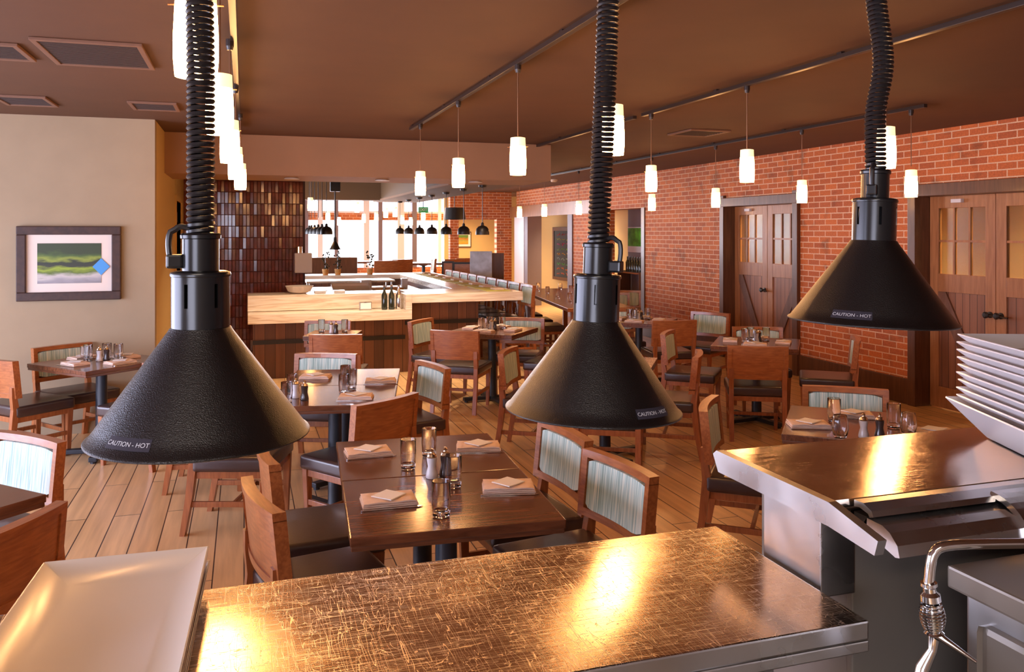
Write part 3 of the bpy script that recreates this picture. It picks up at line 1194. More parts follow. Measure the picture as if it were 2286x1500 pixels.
chairs = [
    (.04, 3.21, 12, 'nearest chair left of the nearest table'),
    (.08, 3.84, 4, 'second chair left of the nearest table'),
    (1.53, 3.20, 189, 'nearest chair right of the nearest table'),
    (1.52, 3.80, 186, 'second chair right of the nearest table'),
    (1.34, 5.98, 194, 'right of the left middle table, pad facing left'),
    (.80, 4.80, 125, 'angled back between the two double tables'),
    (-.25, 5.42, -18, 'with purple lit seat below the left heat lamp'),
    (-.45, 6.28, -10, 'mostly hidden behind the left heat lamp'),
    (.63, 6.77, 247, 'at far end of the left middle table, pad showing'),
    (.82, 7.97, 74, 'wooden back seen, behind the left middle table'),
    (.88, 9.28, 252, 'against the bar front under the stone ledge'),
    (1.84, 9.04, -41, 'with yellow lit pad beside the bar corner'),
    (1.96, 7.92, 57, 'pink lit wooden back, before the bar table'),
    (3.01, 8.90, 240, 'far side of the bar table, pad facing camera'),
    (3.24, 7.86, 141, 'right of the bar table, by middle heat lamp'),
    (2.05, 6.52, -32, 'tall side view left of the middle heat lamp'),
    (3.47, 5.85, 147, 'side view right of the middle heat lamp'),
    (2.43, 5.35, 60, 'feet showing under the middle heat lamp'),
    (4.50, 8.10, 80, 'wooden back seen before the far brick table'),
    (5.38, 8.80, 212, 'against the brick wall beside the door casing'),
    (4.45, 9.55, 262, 'far side of the far brick table'),
    (3.90, 7.21, -40, 'left side of the table before the doors'),
    (4.15, 6.05, 62, 'wooden back centred before the door table'),
    (5.0, 7.31, 246, 'before the left barn doors, pad facing camera'),
    (5.34, 6.24, 143, 'side view before the lower brick panel'),
    (2.50, 4.15, -39, 'side view left of the right steel shelf'),
    (3.58, 4.30, 234, 'pad facing camera above the right steel shelf'),
    (-1.50, 7.98, -52, 'below the picture, against the cream wall'),
    (-1.82, 7.23, 43, 'at the left edge below the picture'),
    (-.53, 6.86, 142, 'wooden back half hidden by the left heat lamp'),
    (-.96, 4.47, 225, 'with pale green pad at the left edge'),
    (-.73, 3.12, 150, 'big wooden back in the lower left corner'),
]
for c_ in chairs:
    chair(*c_)


# ------------------------------------------------------------------ tables
def make_table(wx, wy, h=.745):
    t = thing('dining_table', 'table', 'table')
    obj('tabletop', box(-wx / 2, wx / 2, -wy / 2, wy / 2, h - .032, h, .004), M['tabletop'], t)
    obj('edge_band', box(-wx / 2 + .004, wx / 2 - .004, -wy / 2 + .004, wy / 2 - .004, h - .05, h - .032, .003), M['tableedge'], t)
    obj('column', lathe([(0, .05), (.055, .05), (.045, .07), (.042, h - .09), (.1, h - .07), (.12, h - .051), (0, h - .051)], 20), M['base_metal'], t, smooth=True)
    f = bmesh.new()
    L_ = min(wx, wy) * .42
    for a in (45, 135):
        bx(f, -L_, L_, -.03, .03, .015, .05, .006, M=Matrix.Rotation(R(a), 4, 'Z'))
    for a in (45, 135, 225, 315):
        lathe([(0, 0), (.022, 0), (.022, .015), (0, .015)], 10, bm=f, M=Matrix.Rotation(R(a), 4, 'Z') @ Matrix.Translation((L_ - .03, 0, 0)))
    obj('cross_foot', f, M['base_metal'], t)
    return t


tbig = make_table(.765, .66)
tsq = make_table(.76, .76)

TB = {}


def table(key, src, x, y, rot, lb):
    place(src, (x, y, 0), R(rot), lb, 'dark walnut pedestal tables')
    TB[key] = (x, y, R(rot))


table('T1a', tbig, .745, 3.135, -4, 'dark walnut table, nearer half of the nearest double table')
table('T1b', tbig, .79, 3.80, -4, 'dark walnut table, farther half of the nearest double table')
table('T2a', tbig, .55, 5.36, -12, 'dark walnut table, nearer half of the left middle double table')
table('T2b', tbig, .685, 6.01, -12, 'dark walnut table, farther half of the left middle double table')
table('T3', tsq, 2.50, 8.42, 50, 'square walnut table before the stone bar corner')
table('T4', tsq, 4.42, 8.82, 50, 'square walnut table near the brick wall, farthest right')
table('T5', tsq, 4.58, 6.70, 52, 'square walnut table before the left barn doors')
table('T6', tbig, 3.12, 3.70, 50, 'square walnut table behind the right steel shelf')
table('T7', tsq, -1.09, 7.35, 42, 'square walnut table below the framed picture')
table('T8', tsq, -1.28, 3.68, 45, 'walnut table corner at the left edge of the view')
table('T9', tsq, 2.72, 6.02, 57, 'square walnut table behind the middle heat lamp')
table('T10', tsq, .87, 8.64, -18, 'small square walnut table between two chairs before the bar front')
[o_ for o_ in C.objects if o_.get('label', '').startswith('small square walnut table between')][0].scale = (.66, .66, 1)

# ------------------------------------------------------------------ table settings
ZT = .7465


def napkin_mesh():
    b_ = bmesh.new()
    for k in range(3):
        z0 = k * .0075
        e = .004 * k
        nx_, ny_ = 12, 6
        top, bot = [], []
        for j in range(ny_ + 1):
            for i in range(nx_ + 1):
                x = -.105 + .21 * i / nx_ + (-e if i == nx_ else e * .5 if i == 0 else 0)
                y = -.065 + .13 * j / ny_
                w_ = .0022 * math.sin(x * 60 + k * 2) * math.cos(y * 40 + k)
                edge = (i in (0, nx_)) or (j in (0, ny_))
                top.append(b_.verts.new((x, y, z0 + (.0045 if edge else .0072) + w_)))
                bot.append(b_.verts.new((x, y, z0 + (.0002 if k == 0 else w_ * .5))))
        W = nx_ + 1
        for j in range(ny_):
            for i in range(nx_):
                a = j * W + i
                b_.faces.new((top[a], top[a + 1], top[a + W + 1], top[a + W]))
                b_.faces.new((bot[a], bot[a + W], bot[a + W + 1], bot[a + 1]))
        for i in range(nx_):
            b_.faces.new((bot[i], bot[i + 1], top[i + 1], top[i]))
            a = ny_ * W + i
            b_.faces.new((bot[a + 1], bot[a], top[a], top[a + 1]))
        for j in range(ny_):
            a = j * W
            b_.faces.new((bot[a + W], bot[a], top[a], top[a + W]))
            a = j * W + nx_
            b_.faces.new((bot[a], bot[a + W], top[a + W], top[a]))
    return b_


nap = tag(obj('napkin', napkin_mesh(), M['napkin'], smooth=True), '', 'napkin')
card_bm = bmesh.new()
bx(card_bm, -.048, .048, -.048, .048, 0, .0014)
bx(card_bm, -.047, .046, -.046, .047, .0016, .0028)
crd = tag(obj('place_card', card_bm, M['card']), '', 'card')


def knife_bm():
    b_ = prism([(-.11, -.006), (-.01, -.0065), (.0, -.008), (.10, -.009), (.118, .001), (.10, .006), (.0, .006), (-.11, .006), (-.114, 0)], 'z', 0, .0025)
    return b_


def fork_bm():
    b_ = bmesh.new()
    n = 14
    pts = []
    for i in range(n + 1):
        x = -.10 + .14 * i / n
        hw_ = .006 if i < 4 else .0035 if i < 11 else .0035 + (.0085) * (i - 10) / 4
        z = .003 + .004 * math.sin(PI * i / n)
        pts.append((x, hw_, z))
    prev = None
    for x, hw_, z in pts:
        ring = [b_.verts.new(v) for v in ((x, -hw_, z), (x, hw_, z), (x, hw_, z + .002), (x, -hw_, z + .002))]
        if prev:
            for k in range(4):
                b_.faces.new((prev[k], ring[k], ring[(k + 1) % 4], prev[(k + 1) % 4]))
        else:
            b_.faces.new(ring)
        prev = ring
    b_.faces.new(list(reversed(prev)))
    for k in range(4):
        y = -.0105 + .007 * k
        tube([(.038, y * .95, .004), (.06, y, .002), (.09, y, .006)], .0014, 5, bm=b_)
    bmesh.ops.recalc_face_normals(b_, faces=b_.faces)
    return b_


knf = tag(obj('table_knife', knife_bm(), M['cutlery'], smooth=True), '', 'knife')
frk = tag(obj('fork', fork_bm(), M['cutlery'], smooth=True), '', 'fork')

gl = tag(obj('water_glass', lathe([(0, 0), (.026, 0), (.031, .004), (.0345, .06), (.0345, .128), (.0333, .1295), (.0325, .128), (.0325, .06), (.028, .022), (0, .018)], 28), M['glass'], smooth=True), '', 'glass')
gl2 = tag(obj('stemless_glass', lathe([(0, 0), (.022, 0), (.030, .006), (.040, .045), (.038, .085), (.032, .115), (.0312, .116), (.0305, .115), (.036, .085), (.038, .045), (.026, .014), (0, .012)], 28), M['glass'], smooth=True), '', 'glass')


def mill(name, body, lb):
    t_ = thing(name, lb, 'mill')
    obj('mill_body', lathe([(0, 0), (.024, 0), (.026, .006), (.024, .02), (.017, .048), (.021, .072), (.022, .085), (0, .085)], 20), body, t_, smooth=True)
    obj('cap', lathe([(.019, .085), (.021, .09), (.017, .1), (.009, .104), (.007, .109), (.009, .116), (.005, .122), (0, .123)], 16), M['brass'], t_, smooth=True, label='metal cap and knob')
    return t_


salt = mill('salt_mill', M['salt'], '')
pep = mill('pepper_mill', M['pepper'], '')


def put(src, key, lx, ly, rot, lb, z=ZT, group=None):
    x, y, r = TB[key]
    wx_ = x + lx * math.cos(r) - ly * math.sin(r)
    wy_ = y + lx * math.sin(r) + ly * math.cos(r)
    return place(src, (wx_, wy_, z), r + R(rot), lb, group)


def putp(src, px, py, rot, lb, z=ZT, group=None):
    x, y = P(px, py, z)
    return place(src, (x, y, z), R(rot), lb, group)


def setting_p(px, py, rot, tbl, lb, cut=True):
    """napkin, card and cutlery laid at that place"""
    x, y = P(px, py, ZT)
    r = R(rot)
    cx, sx = math.cos(r), math.sin(r)
    put_ = lambda src, lx, ly, dr, z, l_, g_: place(src, (x + lx * cx - ly * sx, y + lx * sx + ly * cx, z), r + R(dr), l_, g_)
    put_(nap, 0, 0, 0, ZT, 'peach folded napkin at the %s of %s' % (lb, tbl), 'folded napkins')
    put_(crd, 0, 0, 45, ZT + .0255, 'white card at the %s of %s' % (lb, tbl), 'white cards')
    if cut:
        put_(knf, .0, -.082, 0, ZT, 'table knife beside the napkin at the %s of %s' % (lb, tbl), 'table knives')
        put_(frk, .0, .085, 4, ZT, 'fork beside the napkin at the %s of %s' % (lb, tbl), 'forks')


N1 = 'the nearest double table'
setting_p(822, 1012, 2, N1, 'far left')
setting_p(1068, 1000, -14, N1, 'far right')
setting_p(868, 1120, -2, N1, 'near left')
setting_p(1135, 1090, -14, N1, 'near right')
for px, py, lb in ((911, 1046, 'left of the mills'), (958, 1018, 'farthest, behind the mills'), (1012, 1087, 'right of the mills'), (985, 1152, 'nearest, before the mills')):
    putp(gl, px, py, 0, 'clear tumbler %s on %s' % (lb, N1), group='tumblers')
putp(salt, 964, 1066, 0, 'white salt mill on ' + N1)
putp(pep, 994, 1062, 0, 'dark pepper mill on ' + N1)
N2 = 'the second double table'
setting_p(705, 843, -18, N2, 'far left', False)
setting_p(850, 852, -12, N2, 'far right')
setting_p(795, 888, -14, N2, 'near right')
for px, py, lb in ((640, 900, 'near the left heat lamp'), (652, 880, 'behind the salt mill'), (768, 880, 'left one beside the near napkin'), (785, 868, 'right one beside the far napkin'), (771, 858, 'farthest one')):
    putp(gl, px, py, 0, 'clear tumbler, %s, on %s' % (lb, N2), group='tumblers')
putp(salt, 660, 888, 0, 'white salt mill on ' + N2)
putp(pep, 680, 893, 0, 'dark pepper mill on ' + N2)


def dress(key, nm, pts, glasses=((.05, .06), (-.07, .09), (.1, -.08)), mills=True, src=gl, cut=False):
    names = {'W': ('left place', -.22, 0, 90), 'E': ('right place', .22, 0, 90), 'S': ('near place', 0, -.24, 0), 'N': ('far place', 0, .24, 0)}
    for p_ in pts:
        lb, lx, ly, rt = names[p_]
        put(nap, key, lx, ly, rt + rnd.uniform(-5, 5), 'peach folded napkin at the %s of %s' % (lb, nm), group='folded napkins')
        put(crd, key, lx, ly, rt + 45, 'white card at the %s of %s' % (lb, nm), ZT + .0255, group='white cards')
        if cut:
            put(knf, key, lx, ly - .085 if rt == 0 else ly, rt, 'table knife at the %s of %s' % (lb, nm), group='table knives') if rt == 0 else \
                put(knf, key, lx - .085, ly, rt, 'table knife at the %s of %s' % (lb, nm), group='table knives')
    w_ = ('first', 'second', 'third', 'fourth')
    for i, (lx, ly) in enumerate(glasses):
        put(src, key, lx, ly, 0, 'clear %s, %s from the left on %s' % ('tumbler' if src is gl else 'stemless glass', w_[i], nm), group='tumblers' if src is gl else 'stemless glasses')
    if mills:
        put(salt, key, -.02, 0, 0, 'white salt mill on ' + nm)
        put(pep, key, .03, -.02, 0, 'dark pepper mill on ' + nm)


dress('T3', 'the table before the bar corner', 'WESN', ((-.12, .03), (-.06, .1), (.07, .06), (.09, -.08)))
dress('T4', 'the far table by the brick', 'WESN', ((-.12, .03), (-.06, .1), (.07, .06), (.1, -.08)))
dress('T5', 'the table by the barn doors', 'WESN', ((-.12, .03), (-.06, .1), (.07, .06), (.1, -.08)))
dress('T7', 'the table below the picture', 'WESN', ((-.12, .03), (-.05, .1), (.08, .05), (.1, -.07)), cut=True)
dress('T9', 'the table behind the middle lamp', 'ES', ((.03, .1),))
dress('T10', 'the table before the bar front', '', ((-.14, .08), (.1, .08)))
dress('T8', 'the table at the left edge', 'S', (), False)
N6 = 'the table behind the raised shelf'
setting_p(1805, 950, -22, N6, 'left place')
setting_p(1905, 928, -30, N6, 'far place')
setting_p(2085, 968, -20, N6, 'right place', False)
for px, py, lb in ((1862, 942, 'tall one beside the left napkin'), (1995, 955, 'tall one right of the mills')):
    putp(gl, px, py, 0, 'tumbler, %s, on %s' % (lb, N6), group='tumblers')
for px, py, lb in ((1876, 978, 'short one before the left napkin'), (2028, 972, 'short one at the right')):
    putp(gl2, px, py, 0, 'stemless glass, %s, on %s' % (lb, N6), group='stemless glasses')
putp(salt, 1928, 976, 0, 'white salt mill on ' + N6)
putp(pep, 1964, 976, 0, 'dark pepper mill on ' + N6)

# ------------------------------------------------------------------ the stone bar
t = thing('stone_bar', 'long cream stone bar with stepped front and wooden cladding', 'bar', (0, 10.15, 0))
yb = 0.0
b_ = bmesh.new()
bx(b_, .04, 1.98, .0, .40, .70, .815, .004)                  # lower ledge
obj('ledge', b_, M['stone'], t, label='lower cream stone ledge')
b_ = bmesh.new()
bx(b_, .04, 1.90, .33, .85, .82, 1.01, .004)
bx(b_, 1.90, 1.98, .0, .33, .816, 1.01, .003)
bx(b_, 1.981, 3.43, .0, .85, .90, 1.01, .004)
bx(b_, 2.70, 3.43, .851, 5.45, .93, 1.01, .004)
bx(b_, .9, 2.70, 4.85, 5.45, .93, 1.01, .004)
obj('bar_top', b_, M['stone'], t)
b_ = bmesh.new()
bx(b_, .10, 2.92, .32, .55, 0, .70)
bx(b_, 1.98, 2.92, .32, .55, .70, .90)
bx(b_, 2.72, 2.90, .55, 5.3, 0, .93)
bx(b_, .95, 2.72, 5.0, 5.3, 0, .93)
obj('cladding', b_, M['barwood'], t)
b_ = bmesh.new()
bx(b_, .10, 1.95, .30, .32, .42, .47)
bx(b_, 1.95, 2.92, .30, .32, .60, .65)
obj('rail', b_, M['dark'], t, label='dark metal rail')

# steel kitchen line inside the bar
t = thing('kitchen_counter', 'steel kitchen counter inside the stone bar', 'counter', (1.75, 12.4, 0))
obj('worktop', box(-.85, .85, -.9, 1.2, .86, .90, .005), M['steel_plain'], t)
obj('body', box(-.82, .82, -.87, 1.17, 0, .86), M['steel_dark'], t)
obj('overshelf', box(-.85, .5, .5, 1.1, 1.0, 1.03, .004), M['steel_plain'], t)
for i, (x, y) in enumerate(((-.8, .55), (.45, .55), (-.8, 1.05), (.45, 1.05))):
    obj('post', tube([(x, y, .9), (x, y, 1.0)], .012, 8), M['steel_plain'], t)


def flatbox(name, lb, cat, c_, sx, sy, sz, mat, rz=0, bev=.004, group=None):
    o = obj(name, box(-sx / 2, sx / 2, -sy / 2, sy / 2, 0, sz, bev), mat, loc=c_, rot=(0, 0, rz))
    return tag(o, lb, cat, group)


bowl = tag(obj('serving_bowl', lathe([(0, 0), (.08, 0), (.14, .03), (.17, .09), (.175, .095), (.165, .092), (.13, .035), (.07, .012), (0, .01)], 28), M['china_warm'], smooth=True), 'cream bowl on the bar top at its left end', 'bowl')
bowl.location = (.66, 10.74, 1.01)
tr = thing('sheet_pan', 'tilted pale sheet pan over the kitchen counter', 'pan', (1.45, 11.9, .905), 0)
b_ = bmesh.new()
bx(b_, -.26, .26, -.18, .18, 0, .006)
for a in ((-.27, .27, -.19, -.18, 0, .05), (-.27, .27, .18, .19, 0, .05), (-.27, -.26, -.18, .18, 0, .05), (.26, .27, -.18, .18, 0, .05)):
    bx(b_, *a)
pn = obj('pan', b_, M['china_warm'], tr, rot=(R(14), 0, 0), loc=(0, 0, .05))
obj('stand', box(-.2, .2, -.16, .16, 0, .015), M['steel_dark'], tr)
flatbox('folded_cloth', 'golden folded cloth on the kitchen counter', 'cloth', (1.95, 12.1, .9005), .5, .3, .07, M['bread'], .3, .03)
flatbox('white_container', 'white container left of the dark bottle in the kitchen', 'container', (1.75, 12.6, .9005), .16, .16, .16, M['china'], 0, .01)
flatbox('white_container', 'smaller white container right of the tall kitchen bottle', 'container', (2.4, 12.95, .9005), .1, .1, .15, M['china'], 0, .01)
flatbox('white_dish', 'white dish on the bar top, left of the pan', 'dish', (.92, 10.8, 1.01), .14, .12, .025, M['china'])
flatbox('white_dish', 'white dish on the bar top, middle one', 'dish', (1.16, 10.8, 1.01), .14, .12, .025, M['china'])
for i, (x, lb) in enumerate(((1.66, 'left'), (1.75, 'middle'), (1.84, 'right'))):
    o = thing('bottle', '%s bottle of the three on the stone ledge' % lb, 'bottle', (x, 10.30, .8155), 0, 'bottles on the ledge')
    o.scale = (1.3, 1.3, 1.35)
    obj('bottle_glass', lathe([(0, 0), (.026, 0), (.028, .01), (.028, .13), (.012, .17), (.011, .21), (0, .21)], 16), (M['bottle'], M['bottle'], M['chrome'])[i], o, smooth=True)
    obj('stopper', lathe([(.012, .21), (.013, .225), (0, .23)], 12), M['brass'], o)
sg = flatbox('sign_holder', 'small white sign block on the stone ledge', 'sign', (1.43, 10.33, .8155), .15, .06, .10, M['steel_plain'], 0)
obj('sign_card', box(-.065, .065, -.004, -.0005, .015, .09), M['card'], sg, (0, -.03, 0))
for i in range(9):
    y = 10.55 + i * .56
    flatbox('placemat', 'yellow green placemat on the long bar, number %s from the near end' % ('one', 'two', 'three', 'four', 'five', 'six', 'seven', 'eight', 'nine')[i],
            'placemat', (3.16, y, 1.01), .33, .42, .006, M['mat_green'], 0, .002, 'placemats on the long bar')
    g = place(nap, (3.2, y, 1.017), R(90), 'folded napkin on the placemat %s from the near bar end' % ('first', 'second', 'third', 'fourth', 'fifth', 'sixth', 'seventh', 'eighth', 'ninth')[i], 'napkins on the bar')
stool0 = make_chair('bar_stool', 'stool', 'bar stool', .62, 1.07)
for i in range(9):
    place(stool0, (3.42, 10.6 + i * .56, 0), R(90), 'wooden bar stool along the right of the bar, %s from the near end' % ('first', 'second', 'third', 'fourth', 'fifth', 'sixth', 'seventh', 'eighth', 'ninth')[i], 'bar stools')
# white box with a copper canister, fixed to the end of the tiled wall
t = thing('wall_box', 'white box with copper canister at the right edge of the tiled wall', 'box', (.75, 11.815, 1.22))
obj('box_body', box(-.09, .14, -.13, .055, 0, .27, .006), M['card'], t)
obj('copper_canister', lathe([(0, .27), (.045, .27), (.045, .36), (0, .36)], 16, M=Matrix.Translation((-.03, -.05, 0))), M['brass'], t)
for i, x in enumerate((1.4, 1.62, 2.2)):
    pl = thing('potted_plant', 'small dark plant %s on the far bar' % ('at the left', 'beside the first', 'near the middle')[i], 'plant', (x, 15.3, 1.01))
    obj('pot', lathe([(0, 0), (.05, 0), (.06, .1), (0, .1)], 14), M['bread'], pl)
    b_ = bmesh.new()
    for k in range(26):
        a, r_, z_ = rnd.uniform(0, 6.28), rnd.uniform(.02, .08), rnd.uniform(.1, .42)
        lathe([(0, -.022), (.016, 0), (0, .022)], 6, bm=b_, M=Matrix.Translation((r_ * math.cos(a), r_ * math.sin(a), z_)))
    tube([(0, 0, .1), (0, 0, .4)], .006, 5, bm=b_)
    obj('foliage', b_, M['bottle'], pl)

# host stand and dark screens at the far end
p = D(1075, 560, 15.6)
t = thing('host_stand', 'blue-grey stone host stand beside the brick pier', 'host stand', (p.x, p.y, 0), -YAW)
obj('stone_face', box(-.21, .2, -.15, .0, 0, 1.42, .006), M['grey_stone'], t)
obj('stand_body', box(-.2, .42, .001, .3, 0, 1.38, .006), M['jamb'], t)
for i, (px, py, d, wd, lb) in enumerate(((1000, 583, 17.5, .26, 'left dark booth screen behind the bar stools'), (1035, 585, 16.5, .44, 'right dark booth screen beside the host stand'))):
    p = D(px, py, d)
    t = thing('booth_screen', lb, 'screen', (p.x, p.y, 0), -YAW)
    b_ = bmesh.new()
    for a in ((-wd / 2, wd / 2, -.02, .02, p.z - .04, p.z), (-wd / 2, -wd / 2 + .04, -.02, .02, 0, p.z - .04), (wd / 2 - .04, wd / 2, -.02, .02, 0, p.z - .04)):
        bx(b_, *a)
    obj('frame', b_, M['dark'], t)
    obj('panel', box(-wd / 2 + .04, wd / 2 - .04, -.008, .008, .3, p.z - .04), M['chair'], t)
# high tables and stools in the far dining room
t = thing('booth_bench', 'long dark red booth back below the far windows', 'booth', (1.75, 18.6, 0))
obj('bench_back', box(-1.0, .65, 0, .12, 0, 1.22, .02), M['jamb'], t)
obj('bench_seat', box(-1.0, .65, -.5, 0, 0, .5, .03), M['leather'], t)
th_ = make_table(.8, .8, 1.05)
for i, (x, y) in enumerate(((3.15, 19.2), (4.1, 19.6), (2.6, 21.0))):
    place(th_, (x, y, 0), 0, 'high dark table in the far room, %s' % ('before the white window', 'left of the exit brick pier', 'behind the booth back')[i], 'high tables in the far room')
for i, (x, y) in enumerate(((2.85, 17.7), (3.25, 18.35), (3.9, 18.6), (4.45, 18.2), (4.95, 18.8), (2.2, 20.0))):
    place(stool0, (x, y, 0), (0, .3, 1.5, .1, -.2, 3.1)[i], 'dark bar stool in the far room, %s from the left' % ('second', 'third', 'fourth', 'fifth', 'sixth', 'first')[i], 'stools in the far room', (1, 1, 1.1))

# ------------------------------------------------------------------ communal table at the right
a0, a1 = Vector((4.15, 10.4, 0)), Vector((4.75, 14.3, 0))
ang = math.atan2(a1.y - a0.y, a1.x - a0.x)
Lc = (a1 - a0).length
t = thing('communal_table', 'long orange lit communal table behind the middle heat lamp', 'table', a0, ang)
obj('tabletop', box(0, Lc, -.95, 0, .70, .75, .006), M['chair'], t)
for x in (.15, Lc - .15):
    for y in (-.12, -.83):
        obj('leg', box(x - .04, x + .04, y - .04, y + .04, 0, .70, .004), M['chair_leg'], t)
for i in range(10):
    u, v = .25 + (i // 2) * .82, (-.28, -.68)[i % 2]
    x = a0.x + u * math.cos(ang) - v * math.sin(ang)
    y = a0.y + u * math.sin(ang) + v * math.cos(ang)
    src = gl if i % 3 else gl2
    place(src, (x, y, .752), 0, '%s on the communal table, %s pair, %s side' % ('clear tumbler' if i % 3 else 'clear stemless glass', ('nearest', 'second', 'third', 'fourth', 'farthest')[i // 2], ('left', 'right')[i % 2]), 'glasses on the communal table')
for i in range(4):
    u = .75 + i * .8
    x = a0.x + u * math.cos(ang) + .22 * math.sin(ang) * -1
    y = a0.y + u * math.sin(ang) + .22 * math.cos(ang)
    place(chair0, (x + .06, y, 0), ang - PI, WOODEN + 'left of the communal table, %s' % ('nearest', 'second', 'third', 'fourth', 'farthest')[i], 'chairs along the communal table')
for i, (x, y, f_) in enumerate(((5.55, 11.9, 250), (5.95, 12.3, 250))):
    place(chair0, (x, y, 0), R(f_) - PI / 2, WOODEN + ('right of the middle lamp, pale pad, farther left one', 'right of the middle lamp, pale pad, by the dark opening', 'right of the communal table near its end')[i], 'far chairs before the dark opening')
p = P(1415, 800, .0)
t = thing('table_tent', 'small red card stand on a seat right of the middle lamp', 'card', (3.62, 7.55, 0), R(10))
obj('card_face', box(-.07, .07, -.005, .005, .55, .75), M['red'], t)
obj('stand_foot', tube([(0, 0, 0), (0, 0, .55)], .012, 8), M['dark'], t)

# chalkboard menu
yc0, yc1 = 18.3, 20.3
t = thing('chalkboard_menu', 'tall chalkboard menu with coloured writing on the ochre wall', 'chalkboard', (7.74, 19.3, .55))
obj('slate', box(-.03, -.005, -.95, .95, .08, 1.26), M['chalk'], t)
b_ = bmesh.new()
for a in ((-.05, 0, -1.05, -.95, 0, 1.36), (-.05, 0, .95, 1.05, 0, 1.36), (-.05, 0, -.95, .95, 0, .08), (-.05, 0, -.95, .95, 1.26, 1.36)):
    bx(b_, *a, .004)
obj('frame', b_, M['jamb'], t)
cols = [(.6, .08, .08), (.55, .6, .15), (.75, .1, .35), (.25, .5, .12), (.8, .45, .1), (.45, .6, .65), (.2, .6, .2), (.8, .25, .1), (.7, .2, .15)]
for k, c_ in enumerate(cols):
    z = 1.17 - k * .125
    b_ = bmesh.new()
    y = .75
    n_ = 0
    pts = []
    while y > -.75:
        pts.append((-.034, y, z + rnd.uniform(-.035, .035)))
        y -= rnd.uniform(.02, .05)
        n_ += 1
        if n_ % 7 == 0:
            tube(pts, .007, 4, bm=b_)
            pts = []
            y -= .07
    if len(pts) > 1:
        tube(pts, .007, 4, bm=b_)
    obj('chalk_writing', b_, flat('chalk %d' % k, c_, .8), t)

# orange picture in the far room, green picture and wine rack by the dark opening
t = thing('framed_picture', 'small orange landscape picture on the far ochre wall', 'picture', (5.85, 22.6, 1.35))
obj('frame', box(-.24, .24, -.03, -.001, 0, .44, .005), M['frame'], t)
obj('mount', box(-.215, .215, -.035, -.0305, .025, .415), M['mat'], t)
obj('print', box(-.15, .15, -.04, -.0355, .09, .35), art('orange hills', [(0, (.55, .18, .02)), (.45, (.7, .3, .03)), (.6, (.3, .3, .05)), (.8, (.5, .15, .02)), (1, (.1, .2, .03))], 3, 3, 1.0, .5), t)
t = thing('framed_picture', 'bright green leafy picture in the dark opening', 'picture', (7.35, 14.75, 1.38))
obj('frame', box(-.03, -.001, -.35, .35, 0, .5, .004), M['white_trim'], t)
obj('print', box(-.036, -.0305, -.33, .33, .12, .48), M['leaf'], t)
t = thing('wine_rack', 'dark wine rack below the green picture', 'rack', (7.2, 14.6, 0))
obj('shelf', box(-.14, .14, -.5, .4, .98, 1.0), M['chair'], t)
obj('shelf', box(-.14, .14, -.5, .4, .55, .57), M['chair'], t)
obj('side_panel', box(-.14, .14, -.53, -.5, 0, 1.02), M['jamb'], t)
obj('side_panel', box(-.14, .14, .4, .43, 0, 1.02), M['jamb'], t)
for i in range(7):
    o = tag(obj('wine_bottle', lathe([(0, 0), (.037, 0), (.038, .01), (.038, .19), (.014, .24), (.014, .30), (0, .30)], 14), M['bottle'], smooth=True),
            'dark wine bottle on the rack top, %s from the left' % ('seventh', 'sixth', 'fifth', 'fourth', 'third', 'second', 'first')[i], 'bottle', 'wine bottles on the rack')
    o.location = (7.2, 14.2 + i * .11, 1.0005)

# ------------------------------------------------------------------ heat lamps
def cone_r(z):
    return .135 + (.036 - .135) * z / .138


